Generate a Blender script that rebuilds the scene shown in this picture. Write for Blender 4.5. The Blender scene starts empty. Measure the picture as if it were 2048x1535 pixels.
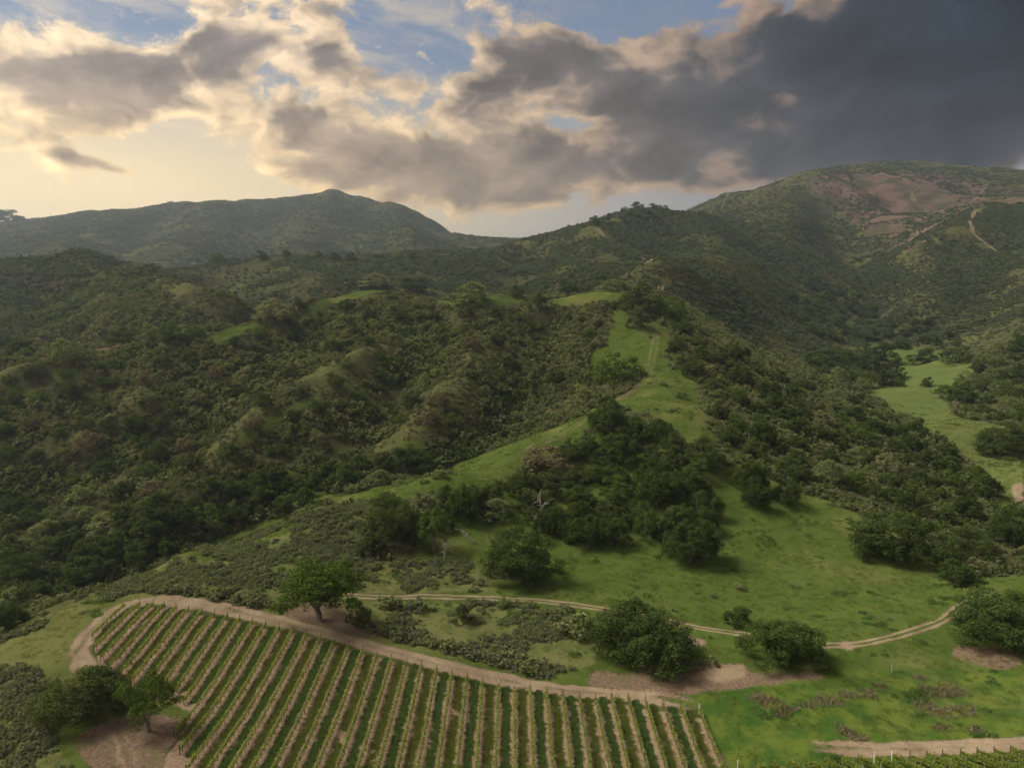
import bpy, math, random
import numpy as np
from mathutils import Vector

R = math.radians
random.seed(7)
RNG = np.random.default_rng(11)
scene = bpy.context.scene
C = scene.collection

# ---------------------------------------------------------------- camera
F, CX, CY = 1518.0, 1024.0, 767.5          # focal length and centre, in pixels of the 2048 x 1535 photograph
PITCH = math.atan((767.5 - 590.0) / F)     # the drone looks slightly down
SP, CP = math.sin(PITCH), math.cos(PITCH)
cam_d = bpy.data.cameras.new("camera")
cam_d.sensor_width = 36.0
cam_d.lens = 36.0 * F / 2048.0
cam_d.clip_start, cam_d.clip_end = 1.0, 40000.0
cam = bpy.data.objects.new("camera", cam_d)
C.objects.link(cam)
cam.location = (0, 0, 0)                   # world zero is the height of the drone, about 66 m above the vineyard
cam.rotation_euler = (math.pi / 2 - PITCH, 0, 0)
scene.camera = cam

# ---------------------------------------------------------------- light and exposure
SUN_AZ, SUN_EL = R(-78.0), R(50.0)         # azimuth from +Y (negative = left of the view)
sd = Vector((math.sin(SUN_AZ) * math.cos(SUN_EL), math.cos(SUN_AZ) * math.cos(SUN_EL), math.sin(SUN_EL)))
sun_d = bpy.data.lights.new("sun", 'SUN')
sun_d.energy, sun_d.angle, sun_d.color = 5.0, R(25.0), (1.0, 0.95, 0.86)
sun = bpy.data.objects.new("sun", sun_d)
C.objects.link(sun)
sun.rotation_euler = (-sd).to_track_quat('-Z', 'Y').to_euler()
vs = scene.view_settings
vs.view_transform, vs.look, vs.exposure, vs.gamma = 'Standard', 'None', 0.15, 1.0
vs.use_curve_mapping = False
scene.cycles.max_bounces = 4
scene.cycles.diffuse_bounces = 3
scene.cycles.transmission_bounces = 2
scene.cycles.volume_bounces = 0
scene.cycles.transparent_max_bounces = 4
scene.cycles.use_denoising = True
scene.cycles.use_adaptive_sampling = True
scene.cycles.adaptive_threshold = 0.022
scene.cycles.adaptive_min_samples = 8


class NT:
    """Small helper for writing node trees."""
    def __init__(self, tree):
        self.t, self.n, self.l = tree, tree.nodes, tree.links

    def put(self, sock, v):
        if isinstance(v, bpy.types.NodeSocket):
            self.l.new(v, sock)
        elif v is not None:
            if isinstance(v, (tuple, list)) and len(v) == 3 and len(getattr(sock, 'default_value', (0, 0, 0))) == 4:
                v = (*v, 1.0)
            sock.default_value = v

    def new(self, kind, **kw):
        nd = self.n.new(kind)
        for k, v in kw.items():
            setattr(nd, k, v)
        return nd

    def math(self, op, a, b=None, c=None, clamp=False):
        nd = self.new('ShaderNodeMath', operation=op, use_clamp=clamp)
        for i, v in enumerate((a, b, c)):
            self.put(nd.inputs[i], v)
        return nd.outputs[0]

    def vmath(self, op, a, b=None):
        nd = self.new('ShaderNodeVectorMath', operation=op)
        self.put(nd.inputs[0], a)
        self.put(nd.inputs[1], b)
        return nd.outputs[1] if op in ('DOT_PRODUCT', 'LENGTH', 'DISTANCE') else nd.outputs[0]

    def mix(self, f, a, b, mode='MIX'):
        nd = self.new('ShaderNodeMix', data_type='RGBA', blend_type=mode)
        self.put(nd.inputs[0], f)
        self.put(nd.inputs[6], a)
        self.put(nd.inputs[7], b)
        return nd.outputs[2]

    def noise(self, vec, scale, detail=4.0, rough=0.55, dist=0.0, lac=2.0):
        nd = self.new('ShaderNodeTexNoise')
        self.put(nd.inputs['Vector'], vec)
        nd.inputs['Scale'].default_value = scale
        nd.inputs['Detail'].default_value = detail
        nd.inputs['Roughness'].default_value = rough
        nd.inputs['Distortion'].default_value = dist
        nd.inputs['Lacunarity'].default_value = lac
        return nd.outputs[0]

    def step(self, v, lo, hi):
        nd = self.new('ShaderNodeMapRange', interpolation_type='SMOOTHSTEP')
        self.put(nd.inputs[0], v)
        self.put(nd.inputs[1], lo)
        self.put(nd.inputs[2], hi)
        return nd.outputs[0]


def azel(px, py):
    """Azimuth and elevation of the direction seen at a photograph pixel."""
    u, v = (px - CX) / F, (CY - py) / F
    x, y, z = u, CP + v * SP, -SP + v * CP
    return math.atan2(x, y), math.atan2(z, math.hypot(x, y))


# ---------------------------------------------------------------- sky: Nishita air with broken evening clouds
def build_world():
    w = bpy.data.worlds.new("World")
    scene.world = w
    w.use_nodes = True
    t = NT(w.node_tree)
    t.n.clear()
    out = t.new('ShaderNodeOutputWorld')
    bg = t.new('ShaderNodeBackground')
    t.l.new(bg.outputs[0], out.inputs[0])
    STR = 0.1
    bg.inputs[1].default_value = STR
    K = 1.0 / STR
    sky = t.new('ShaderNodeTexSky', sky_type='NISHITA')
    sky.sun_disc = False
    sky.sun_elevation = SUN_EL
    sky.sun_rotation = SUN_AZ
    sky.air_density, sky.dust_density, sky.ozone_density = 1.0, 1.5, 2.0
    co = t.new('ShaderNodeTexCoord')
    d = t.vmath('NORMALIZE', co.outputs['Generated'])
    sep = t.new('ShaderNodeSeparateXYZ')
    t.l.new(d, sep.inputs[0])
    dx, dy, dz = sep.outputs
    az = t.math('ARCTAN2', dx, dy)
    el = t.math('ARCSINE', dz)
    # cloud space: stretched along the horizon
    cs = t.new('ShaderNodeCombineXYZ')
    t.put(cs.inputs[0], az)
    t.put(cs.inputs[1], t.math('MULTIPLY', el, 1.55))
    cs.inputs[2].default_value = 0.37
    p0 = cs.outputs[0]
    wn = t.new('ShaderNodeTexNoise')
    t.put(wn.inputs['Vector'], p0)
    wn.inputs['Scale'].default_value = 9.0
    wn.inputs['Detail'].default_value = 4.0
    warp = t.vmath('MULTIPLY', t.vmath('SUBTRACT', wn.outputs['Color'], (0.5, 0.5, 0.5)), (0.085, 0.06, 0.0))
    p = t.vmath('ADD', p0, warp)
    psep = t.new('ShaderNodeSeparateXYZ')
    t.l.new(p, psep.inputs[0])

    # cloud masses (centre px, centre py, half width px, half height px, tilt deg, weight)
    blobs = [
        (70, 150, 200, 75, 4, 2.3), (275, 170, 95, 70, -10, 2.0), (0, 250, 110, 40, 0, .9),
        (235, 335, 100, 16, -10, 1.5), (470, 85, 100, 70, -25, 2.1),
        (540, 240, 110, 60, -45, .60), (655, 130, 85, 40, 0, 1.5), (820, 180, 80, 42, -40, 1.1),
        (690, 285, 130, 65, -25, 1.6), (840, 340, 200, 56, -12, 2.0), (1070, 345, 200, 52, 0, 2.1), (970, 240, 110, 60, -30, 1.5),
        (1050, 85, 120, 75, -15, 1.25), (1230, 175, 170, 85, -20, 1.7), (1385, 275, 105, 75, -45, 1.6),
        (1760, 110, 390, 165, 0, 2.6), (1950, 250, 340, 100, 0, 2.4), (2150, 60, 260, 160, 0, 1.8), (1620, 325, 110, 26, 0, 1.0),
        (580, 345, 150, 20, -16, .60), (430, 250, 70, 50, 60, .45), (600, 0, 260, 26, 0, .75), (1400, 372, 60, 24, -20, .75), (110, 425, 50, 10, 0, .6),
        (860, 190, 40, 60, 0, -.5), (1470, 235, 80, 30, -25, -1.25), (1150, 245, 75, 20, -12, -.6), (1565, 205, 60, 16, -20, -.9), (1330, 30, 80, 26, 0, -.9), (1190, 20, 70, 26, 0, -.8), (330, 330, 120, 60, 0, -.3),
    ]
    tot = None
    for (cx, cy, rx, ry, tilt, wt) in blobs:
        a0, e0 = azel(cx, cy)
        a1, _ = azel(cx + 8, cy)
        _, e1 = azel(cx, cy - 8)
        kx, ky = (a1 - a0) / 8, (e1 - e0) / 8 * 1.55
        mp = t.new('ShaderNodeMapping', vector_type='TEXTURE')
        t.put(mp.inputs['Vector'], p)
        mp.inputs['Location'].default_value = (a0, e0 * 1.55, 0.37)
        mp.inputs['Rotation'].default_value = (0, 0, R(tilt))
        mp.inputs['Scale'].default_value = (rx * kx, ry * ky, 1.0)
        r2 = t.vmath('DOT_PRODUCT', mp.outputs[0], mp.outputs[0])
        g = t.math('MULTIPLY', t.math('EXPONENT', t.math('MULTIPLY', r2, -0.8)), wt)
        tot = g if tot is None else t.math('ADD', tot, g)
    # beyond the frame the same broken cover goes on
    outside = t.math('MAXIMUM', t.step(el, R(20), R(28)), t.step(t.math('ABSOLUTE', az), R(38), R(50)))
    tot = t.math('ADD', tot, t.math('MULTIPLY', outside, 0.75))
    # lumpy detail, looked up again a little way towards the sun for relief
    lmp = t.noise(p, 11.0, 6.5, 0.60)
    lmp1 = t.noise(t.vmath('ADD', p, (-0.013, -0.015, 0.0)), 11.0, 3.5, 0.60)
    dens = t.math('ADD', t.math('SUBTRACT', tot, 0.84), t.math('MULTIPLY', t.math('SUBTRACT', lmp, 0.5), 4.6))
    relief = t.math('SUBTRACT', lmp, lmp1)
    cover = t.step(dens, -0.32, 0.26)
    thick = t.step(t.math('SUBTRACT', dens, t.math('MULTIPLY', relief, 3.2)), 0.0, 1.0)
    sunny = t.step(az, R(25), R(-30))
    low = t.step(el, R(17), R(6))
    # clear air: Nishita, veiled by thin warm haze towards the horizon
    sk = t.mix(0.7, sky.outputs[0], (.150 * K, .200 * K, .290 * K))
    warm_h = t.mix(sunny, (.30 * K, .295 * K, .30 * K), (1.08 * K, .83 * K, .44 * K))
    hz = t.math('MULTIPLY', t.step(el, R(18), R(6)), t.math('ADD', t.math('MULTIPLY', sunny, 0.28), 0.66))
    clear_c = t.mix(hz, sk, warm_h)
    # thin high cloud drawn out along the horizon
    st = t.new('ShaderNodeCombineXYZ')
    t.put(st.inputs[0], t.math('MULTIPLY', az, 3.2))
    t.put(st.inputs[1], t.math('ADD', t.math('MULTIPLY', el, 13.0), t.math('MULTIPLY', az, 1.2)))
    veil = t.step(t.noise(t.vmath('ADD', st.outputs[0], t.vmath('MULTIPLY', warp, (8, 8, 0))), 1.6, 5.0, .6), .42, .74)
    clear_c = t.mix(t.math('MULTIPLY', veil, .55), clear_c, t.mix(sunny, (.20 * K, .19 * K, .20 * K), (1.05 * K, .80 * K, .48 * K)))
    rim_l = t.mix(low, (.90 * K, .68 * K, .44 * K), (1.10 * K, .78 * K, .38 * K))
    rim = t.mix(sunny, (.27 * K, .185 * K, .14 * K), rim_l)
    core_l = t.mix(low, (.215 * K, .172 * K, .150 * K), (.46 * K, .315 * K, .185 * K))
    core = t.mix(sunny, (.066 * K, .062 * K, .062 * K), core_l)
    # the storm cloud is deeper, so darker
    a0, e0 = azel(2060, 20)
    mp = t.new('ShaderNodeMapping', vector_type='TEXTURE')
    t.put(mp.inputs['Vector'], p)
    mp.inputs['Location'].default_value = (a0, e0 * 1.55, 0.37)
    mp.inputs['Scale'].default_value = (0.36, 0.26, 1.0)
    storm = t.math('EXPONENT', t.math('MULTIPLY', t.vmath('DOT_PRODUCT', mp.outputs[0], mp.outputs[0]), -1.0))
    core = t.mix(t.math('MULTIPLY', storm, 0.95), core, (.002 * K, .012 * K, .024 * K))
    deep = t.step(dens, .7, 3.4)
    core = t.mix(t.math('MULTIPLY', deep, .62), t.vmath('MULTIPLY', core, (1.35, 1.35, 1.35)), t.vmath('MULTIPLY', core, (.45, .47, .5)))
    var = t.vmath('SCALE', core)
    t.put(var.node.inputs['Scale'], t.math('MAXIMUM', t.math('MINIMUM', t.math('SUBTRACT', 1.0, t.math('MULTIPLY', t.math('SUBTRACT', lmp, .5), 2.6)), 1.7), .55))
    cl = t.mix(thick, rim, var)
    lit = t.math('ADD', 1.0, t.math('MULTIPLY', relief, 2.2))
    lit = t.math('MAXIMUM', t.math('MINIMUM', lit, 1.45), 0.65)
    cl = t.vmath('SCALE', cl)
    t.put(cl.node.inputs['Scale'], lit)
    t.l.new(t.mix(cover, clear_c, cl), bg.inputs[0])
    w.cycles.sampling_method = 'NONE'


build_world()

# ---------------------------------------------------------------- terrain
# control points read off the photograph: pixel and estimated distance in metres along the view
PTS = """
0 1535 97|180 1535 95|340 1535 94|700 1535 98|1024 1535 101|1450 1535 102|1750 1535 101|2048 1535 100
1024 1460 110|1024 1385 121|800 1320 128|560 1255 134|250 1212 142|180 1275 130|300 1390 114|1400 1418 116|640 1245 138
1200 1395 120|1640 1350 125|1900 1330 130|2048 1340 128|1640 1490 106|2048 1490 106|1850 1410 117
100 1380 112|0 1420 108|0 1340 120|60 1300 128|120 1220 142|0 1290 131|170 1190 150
730 1195 152|1000 1195 155|1260 1225 148|1500 1270 139|1650 1292 135|1780 1275 139|1900 1225 150|2000 1175 160|2048 1150 168
900 1260 140|1100 1320 131
380 1100 168|640 1010 190|870 950 215|1060 880 240|1170 845 256|1250 800 284
500 1120 166|700 1090 176|860 1110 176|900 1040 193|1040 1170 162|1000 1000 205|1110 1130 172|1120 960 222|1250 1060 194|1280 940 222
1330 860 246|1400 920 222|1380 1130 176|1500 1010 205|1560 1100 186|1650 1030 203|1760 1055 198|1800 1135 176|1600 1200 160|1850 1180 164|1900 1150 172
1310 700 338|1290 640 376|1240 585 412|1330 760 300|1400 830 262|1160 583 420|1120 592 425
1400 745 318|1480 725 350|1480 825 284|1560 805 312|1560 905 252|1650 880 280|1720 970 240|1800 945 268|1850 1020 232|1960 1060 224|1900 1010 246|1940 1070 208|1700 862 308|1640 812 330|2000 1065 212|1760 898 290
2048 1080 212|2048 950 268|1995 915 300|1900 850 348|1845 725 610|1750 695 730|1830 780 450|1920 800 425|1800 850 357|1735 770 500
740 577 420|620 602 392|540 632 372|430 662 352|270 692 330|110 697 310|0 722 296|1000 592 432|870 590 428
900 700 345|900 800 296|760 680 350|640 770 305|540 830 282|450 920 254|340 1010 230|230 1090 212
760 900 262|860 930 258|640 980 238|560 930 256|400 1060 222|380 1085 216|170 1165 198|0 1195 184|100 1100 206|0 1050 215
1000 850 290|1080 800 310|1050 700 350|1120 640 388|250 850 270|100 820 276|380 780 300|0 850 266|300 920 250|0 950 240|500 720 325|1180 720 345
150 512 600|60 528 580|0 540 560|240 530 590|290 550 570|350 592 500|470 640 440|150 600 510|50 640 450|300 650 420|480 522 800|600 520 830|700 512 860|830 515 900|920 505 920
550 600 560|420 570 620|700 560 640|1000 575 690|1000 492 960|900 560 700|1180 452 1010|1270 425 1060|1330 432 1090
1310 578 490|1335 555 560|1300 530 650|1250 495 780|1210 475 880|1190 457 965|1100 540 760|1080 590 560|1150 510 850
1360 434 1150|1430 422 1400|1500 398 1600|1590 358 1850|1700 344 1950|1800 335 2050|1900 345 2100|2048 350 2100
1400 620 560|1500 620 640|1600 690 590|1700 745 540|1400 520 900|1500 520 950|1600 560 850|1680 640 720|1740 610 880|1720 520 1150|1650 450 1350|1760 430 1550|1850 420 1600|1560 420 1450
1840 600 820|1900 560 850|2048 500 900|2048 410 1250|1950 425 1200|1940 490 1020|1820 500 1050|2048 640 600|2048 780 430|1940 740 500|1860 670 740|1880 650 700|2000 700 520
670 390 2300|600 402 2250|560 412 2200|440 410 2100|230 437 1950|120 452 1850|0 472 1700|740 406 2300|830 436 2250|940 492 2100|560 470 1750|400 490 1500|250 470 1650|100 490 1350|700 460 1800|800 500 1500|850 480 1750
970 488 5200|1060 486 5200|900 500 5200|1150 500 5200
"""
XYZ = [  # places the camera cannot see: valley floors behind the ridges (X, Y, Z)
    (-130, 172, -82), (-98, 188, -78), (-66, 214, -70), (-30, 248, -63), (4, 282, -54), (32, 322, -38),
    (-160, 150, -86), (-190, 130, -92), (-230, 180, -80), (-140, 120, -78), (-110, 138, -68),
    (-60, 500, -30), (-150, 430, -42), (-240, 390, -52), (60, 500, -12), (150, 520, -32), (-20, 560, -18),
    (-300, 900, -10), (-600, 1050, 10), (0, 1150, 20), (-900, 900, -10), (-350, 1250, 20), (100, 1350, 40), (350, 1500, 60), (-250, 700, 18),
    (160, 420, -52), (230, 330, -62), (140, 230, -66), (150, 160, -67), (130, 110, -67),
    (0, 60, -66), (-60, 60, -64), (60, 60, -67), (-100, 75, -75), (110, 65, -67), (0, 40, -66), (-50, 40, -65), (50, 40, -66),
    (-220, 250, -40), (-330, 320, -30), (-420, 450, -10), (-700, 640, 30), (420, 430, -40), (600, 620, 0), (330, 300, -60), (1000, 900, 60), (1900, 1900, 280),
    (-1900, 1900, 110), (-2600, 2600, 110), (900, 2700, 260), (-900, 3200, 150), (500, 3200, 120), (2500, 3000, 260), (0, 2600, 60), (-400, 2800, 130),
    (-3000, 6000, 120), (3000, 6000, 120), (0, 6500, 150), (-6000, 6500, 100), (6000, 6500, 100), (1600, 4800, 200), (-2000, 4800, 150),
]


def ray(px, py):
    u, v = (np.asarray(px, float) - CX) / F, (CY - np.asarray(py, float)) / F
    return u / (CP + v * SP), (-SP + v * CP) / (CP + v * SP)      # X/Y and Z/Y


def to_px(x, y, z):
    fw = y * CP - z * SP
    up = y * SP + z * CP
    return CX + F * x / fw, CY - F * up / fw


def fade(t):
    return t * t * t * (t * (t * 6 - 15) + 10)


def hash2(i, j, s):
    h = (i.astype(np.int64) * 374761393 + j.astype(np.int64) * 668265263 + s * 2147483647) & 0x7fffffff
    h = ((h ^ (h >> 13)) * 1274126177) & 0x7fffffff
    h = h ^ (h >> 16)
    return (h & 0xffff) / 65535.0 * 2 - 1


def vnoise(x, y, s=0):
    i, j = np.floor(x), np.floor(y)
    a, b = fade(x - i), fade(y - j)
    n00, n10, n01, n11 = hash2(i, j, s), hash2(i + 1, j, s), hash2(i, j + 1, s), hash2(i + 1, j + 1, s)
    return (n00 * (1 - a) + n10 * a) * (1 - b) + (n01 * (1 - a) + n11 * a) * b


def fbm(x, y, s=0, o=4, g=.5):
    t, a, f, n = 0, 1, 1, 0
    for k in range(o):
        t = t + a * vnoise(x * f + 17.3 * k, y * f - 9.1 * k, s + k)
        n += a
        a *= g
        f *= 2.03
    return t / n


def sstep(a, b, x):
    t = np.clip((x - a) / (b - a), 0, 1)
    return t * t * (3 - 2 * t)


TH0, TH1, NT_ = -1.12, 1.12, 560
L0, L1, NL = math.log(42.0), math.log(7000.0), 980
th = np.linspace(TH0, TH1, NT_)
lg = np.linspace(L0, L1, NL)
GT, GL = np.meshgrid(th, lg)               # rows follow distance
GY = np.exp(GL)
GX = GT * GY


def build_height():
    a, b, w = [], [], []
    for s in PTS.replace('\n', '|').split('|'):
        if s.strip():
            px, py, Y = map(float, s.split())
            t_, z_ = ray(px, py)
            a.append(t_); b.append(math.log(Y)); w.append(z_)
    for (x, y, z) in XYZ:
        a.append(x / y); b.append(math.log(y)); w.append(z / y)
    a, b, w = map(np.array, (a, b, w))
    n = len(a)
    # a smooth sheet through the control points; the flat valley level is taken out first so that it stays flat
    base = lambda y: -66.0 / y
    v = w - base(np.exp(b))

    def ker(da, db):
        r2 = da * da + db * db
        return np.sqrt(r2 + 0.0004) * 1.0
    A = np.zeros((n + 3, n + 3))
    A[:n, :n] = ker(a[:, None] - a[None], b[:, None] - b[None]) - np.eye(n) * 0.004
    A[:n, n] = 1; A[:n, n + 1] = a; A[:n, n + 2] = b
    A[n:, :n] = A[:n, n:].T
    sol = np.linalg.solve(A, np.concatenate([v, np.zeros(3)]))
    out = sol[n] + sol[n + 1] * GT + sol[n + 2] * GL
    for k in range(n):
        out += sol[k] * ker(GT - a[k], GL - b[k])
    z = (out + base(GY)) * GY
    # erosion: gullies on the far slopes, small unevenness near by
    far = sstep(430, 900, GY)
    rid = 1 - np.abs(fbm(GX / 210, GY / 300, 3, 4)) * 2
    rid2 = 1 - np.abs(fbm(GX / 80 + 5, GY / 110, 9, 3)) * 2
    z += far * (rid * 15 + rid2 * 3) * np.clip(GY / 1300, .35, 1.6) - far * 6
    midz = sstep(165, 230, GY) * (1 - far)
    z += midz * (fbm(GX / 38, GY / 38, 21, 3) * 2.0)
    # side spurs and gullies running down the brushy hill and the wooded flank
    spur = -88 + (GY - 150) * .55
    left = sstep(10, 45, spur - GX) * midz
    ac, al = GX * .9 - GY * .42, GX * .42 + GY * .9
    rg = 1 - np.abs(fbm(ac / 46, al / 150, 15, 3)) * 2.2
    z += left * (rg * 4.5 - 2.0)
    flank = sstep(85, 120, GX) * midz
    rg = 1 - np.abs(fbm((GX * .5 + GY * .85) / 40, (GX * .85 - GY * .5) / 130, 19, 3)) * 2.2
    z += flank * (rg * 2.5 - 1.2)
    z += fbm(GX / 9, GY / 9, 31, 3) * 0.35 * sstep(90, 170, GY) + fbm(GX / 3, GY / 3, 41, 2) * 0.06
    return z


GZ = build_height()
_W = GZ / GY
RUNMAX = np.maximum.accumulate(_W, axis=0)
RUNMAX = np.vstack([RUNMAX[:1] - 1, RUNMAX[:-1]])


def _ij(x, y):
    t = np.clip((x / y - TH0) / (TH1 - TH0) * (NT_ - 1), 0, NT_ - 1.001)
    l = np.clip((np.log(np.maximum(y, 1)) - L0) / (L1 - L0) * (NL - 1), 0, NL - 1.001)
    return l, t


def sample(G, x, y):
    x, y = np.asarray(x, float), np.asarray(y, float)
    l, t = _ij(x, y)
    i, j = l.astype(int), t.astype(int)
    a, b = l - i, t - j
    return (G[i, j] * (1 - b) + G[i, j + 1] * b) * (1 - a) + (G[i + 1, j] * (1 - b) + G[i + 1, j + 1] * b) * a


def height(x, y):
    return sample(GZ, x, y)


def visible(x, y, z, margin=0.0):
    return (z + margin) / y > sample(RUNMAX, x, y) - 0.0015


def hit(px, py, ymin=60.0):
    """Where the line of sight through a pixel first meets the ground."""
    t_, w_ = ray(px, py)
    t_, w_ = float(t_), float(w_)
    ys = np.exp(np.linspace(math.log(ymin), L1 - .01, 2600))
    d = height(t_ * ys, ys) - w_ * ys
    k = np.argmax(d > 0)
    if d[k] <= 0:
        k = len(ys) - 1
    if k > 0:
        f = -d[k - 1] / (d[k] - d[k - 1])
        Y = ys[k - 1] + (ys[k] - ys[k - 1]) * f
    else:
        Y = ys[0]
    return t_ * Y, Y, float(height(t_ * Y, Y))


def on_ground(pts, ymin=60.0):
    return np.array([hit(px, py, ymin) for px, py in pts])


def carve(line, amp, width):
    """Raise a spur (or cut a gully) along a line traced on the photograph."""
    global GZ
    v = list(map(float, line.split()))
    w = on_ground(list(zip(v[::2], v[1::2])))
    n = 60
    q = np.linspace(0, len(w) - 1, n)
    lx, ly = np.interp(q, range(len(w)), w[:, 0]), np.interp(q, range(len(w)), w[:, 1])
    m = (GX > lx.min() - 3 * width) & (GX < lx.max() + 3 * width) & (GY > ly.min() - 3 * width) & (GY < ly.max() + 3 * width)
    X, Y = GX[m], GY[m]
    d = np.full(X.shape, 1e9)
    for a, b in zip(lx, ly):
        d = np.minimum(d, np.hypot(X - a, Y - b))
    d = d * (1 + .25 * vnoise(X / width * .8, Y / width * .8, 66))
    return m, amp * np.exp(-(d / width) ** 2)


CARVE = [
    ("790 690 650 770 540 830 450 920 330 1010 240 1060", 5, 12), ("430 668 330 760 240 840 120 900", 4, 12), ("960 612 960 700 900 800 850 880", 4, 12),
    ("620 640 520 760 420 850 300 960 180 1060", -5, 12), ("850 640 800 760 740 860 640 950", -5, 12), ("1080 650 1050 740 1000 850 900 900", -6, 12), ("250 705 180 800 80 900 0 960", -4, 11),
    ("290 552 350 592 400 620 465 640", 9, 17), ("150 520 200 580 230 640", 8, 20), ("420 560 500 600 560 612", -10, 22), ("60 560 100 620 120 670", -8, 20), ("560 530 620 570 640 590", 8, 22),
    ("665 425 635 455 580 500", 20, 80), ("430 430 400 455 330 505", 20, 75), ("230 440 200 470 130 505", 20, 65), ("770 425 790 460 820 500", 22, 70),
    ("550 418 500 460 450 505", -26, 75), ("330 430 290 465 240 505", -22, 65), ("720 420 715 460 700 500", -24, 75),
    ("1600 390 1570 440 1500 520 1420 600", 14, 50), ("1640 380 1700 480 1740 560 1750 650", -24, 55), ("1480 400 1500 470 1580 560 1660 660", -13, 42), ("1950 430 1880 500 1830 590", 14, 40),
    ("1420 440 1400 520 1380 590", 9, 36), ("1360 440 1330 500 1320 545", -9, 30), ("1190 457 1160 510 1120 560", 8, 26), ("1050 500 1040 540 1010 572", -10, 28), ("2048 450 1980 540 1930 640", -12, 36),
]
_new = GZ.copy()
for _c in CARVE:
    _m, _d = carve(*_c)
    _new[_m] += _d
GZ = _new


def box(a, n):
    for ax in (0, 1):
        p = np.pad(a, [(n + 1, n) if k == ax else (0, 0) for k in (0, 1)], mode='edge').cumsum(axis=ax)
        a = (np.take(p, range(2 * n + 1, p.shape[ax]), axis=ax) - np.take(p, range(0, p.shape[ax] - 2 * n - 1), axis=ax)) / (2 * n + 1)
    return a


RIDGE = (GZ - box(box(GZ, 7), 7)) / GY * 300        # how far a place stands above its surroundings: spurs positive, gullies negative
RUNMAX = np.maximum.accumulate(GZ / GY, axis=0)
RUNMAX = np.vstack([RUNMAX[:1] - 1, RUNMAX[:-1]])


def make_mesh(name, verts, faces, mat=None, smooth=False, attrs=None):
    """faces: an (n,3) or (n,4) integer array."""
    me = bpy.data.meshes.new(name)
    verts = np.asarray(verts, np.float32)
    faces = np.asarray(faces, np.int32)
    k = faces.shape[1]
    me.vertices.add(len(verts))
    me.vertices.foreach_set('co', verts.ravel())
    me.loops.add(faces.size)
    me.loops.foreach_set('vertex_index', faces.ravel())
    me.polygons.add(len(faces))
    me.polygons.foreach_set('loop_start', np.arange(0, faces.size, k, dtype=np.int32))
    me.polygons.foreach_set('loop_total', np.full(len(faces), k, np.int32))
    if smooth:
        me.polygons.foreach_set('use_smooth', np.ones(len(faces), bool))
    for an, arr in (attrs or {}).items():
        at = me.attributes.new(an, 'FLOAT_COLOR', 'POINT')
        at.data.foreach_set('color', np.asarray(arr, np.float32).ravel())
    if mat:
        me.materials.append(mat)
    me.update()
    me.validate()
    return me


def link(name, me, parent=None, **props):
    o = bpy.data.objects.new(name, me)
    C.objects.link(o)
    o.parent = parent
    for k, v in props.items():
        o[k] = v
    return o


# ---------------------------------------------------------------- regions traced on the photograph, carried onto the ground
def inside(px, py, poly):
    x, y = px, py
    r = np.zeros(np.shape(x), bool)
    n = len(poly)
    for k in range(n):
        x0, y0 = poly[k]
        x1, y1 = poly[(k + 1) % n]
        if y0 == y1:
            continue
        c = (y0 > y) != (y1 > y)
        r ^= c & (x < (x1 - x0) * (y - y0) / (y1 - y0) + x0)
    return r


def P(s):
    v = list(map(float, s.replace(',', ' ').split()))
    return list(zip(v[::2], v[1::2]))


FAN = P("1365 945 1450 935 1530 955 1600 985 1700 1020 1765 1052 1850 1110 1905 1165 1990 1150 2048 1150 2048 1345 1900 1320 1650 1345 1645 1330 1420 1300 1380 1240 1100 1190 1105 1135 1330 1150 1440 1120 1425 1000")
FAN2 = P("1365 880 1410 915 1450 935 1365 960 1330 940")
SPUR = P("1230 610 1262 640 1335 650 1345 715 1395 765 1412 850 1450 925 1380 905 1330 845 1240 812 1178 856 1110 905 1040 950 960 975 800 1000 700 1030 590 1060 500 1090 380 1130 330 1125 380 1095 640 1005 870 942 1060 872 1165 832 1215 800 1270 790 1290 745 1240 735 1175 745 1180 700 1215 690")
SUMMIT = P("1088 604 1110 590 1160 580 1240 580 1250 600 1190 606 1120 612")
GLADE = P("840 1030 985 985 1060 975 1100 900 1200 860 1300 850 1400 920 1440 1000 1440 1120 1330 1150 1100 1140 960 1130 830 1130")
ARENA = P("2022 965 2048 962 2048 1012 2030 1000")
CREST = [P("395 690 430 662 530 640 560 640 480 668 430 690"), P("600 625 640 602 740 577 800 578 730 590 640 615"), P("470 870 540 828 640 785 650 795 560 840 480 890"), P("520 950 600 935 600 945 530 965"),
         P("780 885 850 882 850 905 790 902"), P("100 740 160 735 165 760 110 765"), P("860 600 960 590 1060 600 1000 612 880 612"), P("590 635 620 620 640 628 600 645"), P("0 770 60 775 90 800 20 800"),
         P("560 1005 640 985 700 985 600 1012"), P("450 965 520 940 500 960"), P("1170 745 1230 690 1260 690 1240 735 1200 760")]
MEADOW = P("1735 683 1800 690 1870 700 1945 722 1950 745 1895 800 1915 835 2048 862 2048 1010 1995 1040 1985 960 1930 915 1830 845 1735 790 1715 785 1800 768 1795 735 1745 700")
LUSH = P("1370 1385 1480 1365 1640 1348 1900 1330 2048 1342 2048 1535 1450 1535 1420 1440")
LEFTG = P("0 1295 175 1200 260 1190 160 1235 145 1300 120 1370 60 1340 0 1345")
SAGE = P("150 1205 400 1105 640 1018 730 1000 760 1050 735 1130 560 1190 490 1190 300 1185")
SAGE2 = P("720 1205 1060 1208 1190 1240 1195 1335 1090 1350 900 1310 735 1262")
SAGE3 = P("700 1125 980 1120 975 1185 710 1190")
SAGE4 = P("0 1325 60 1335 115 1370 100 1470 150 1535 0 1535")
SAGE5 = P("0 1262 60 1235 110 1220 90 1250 40 1275 0 1290")
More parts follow.
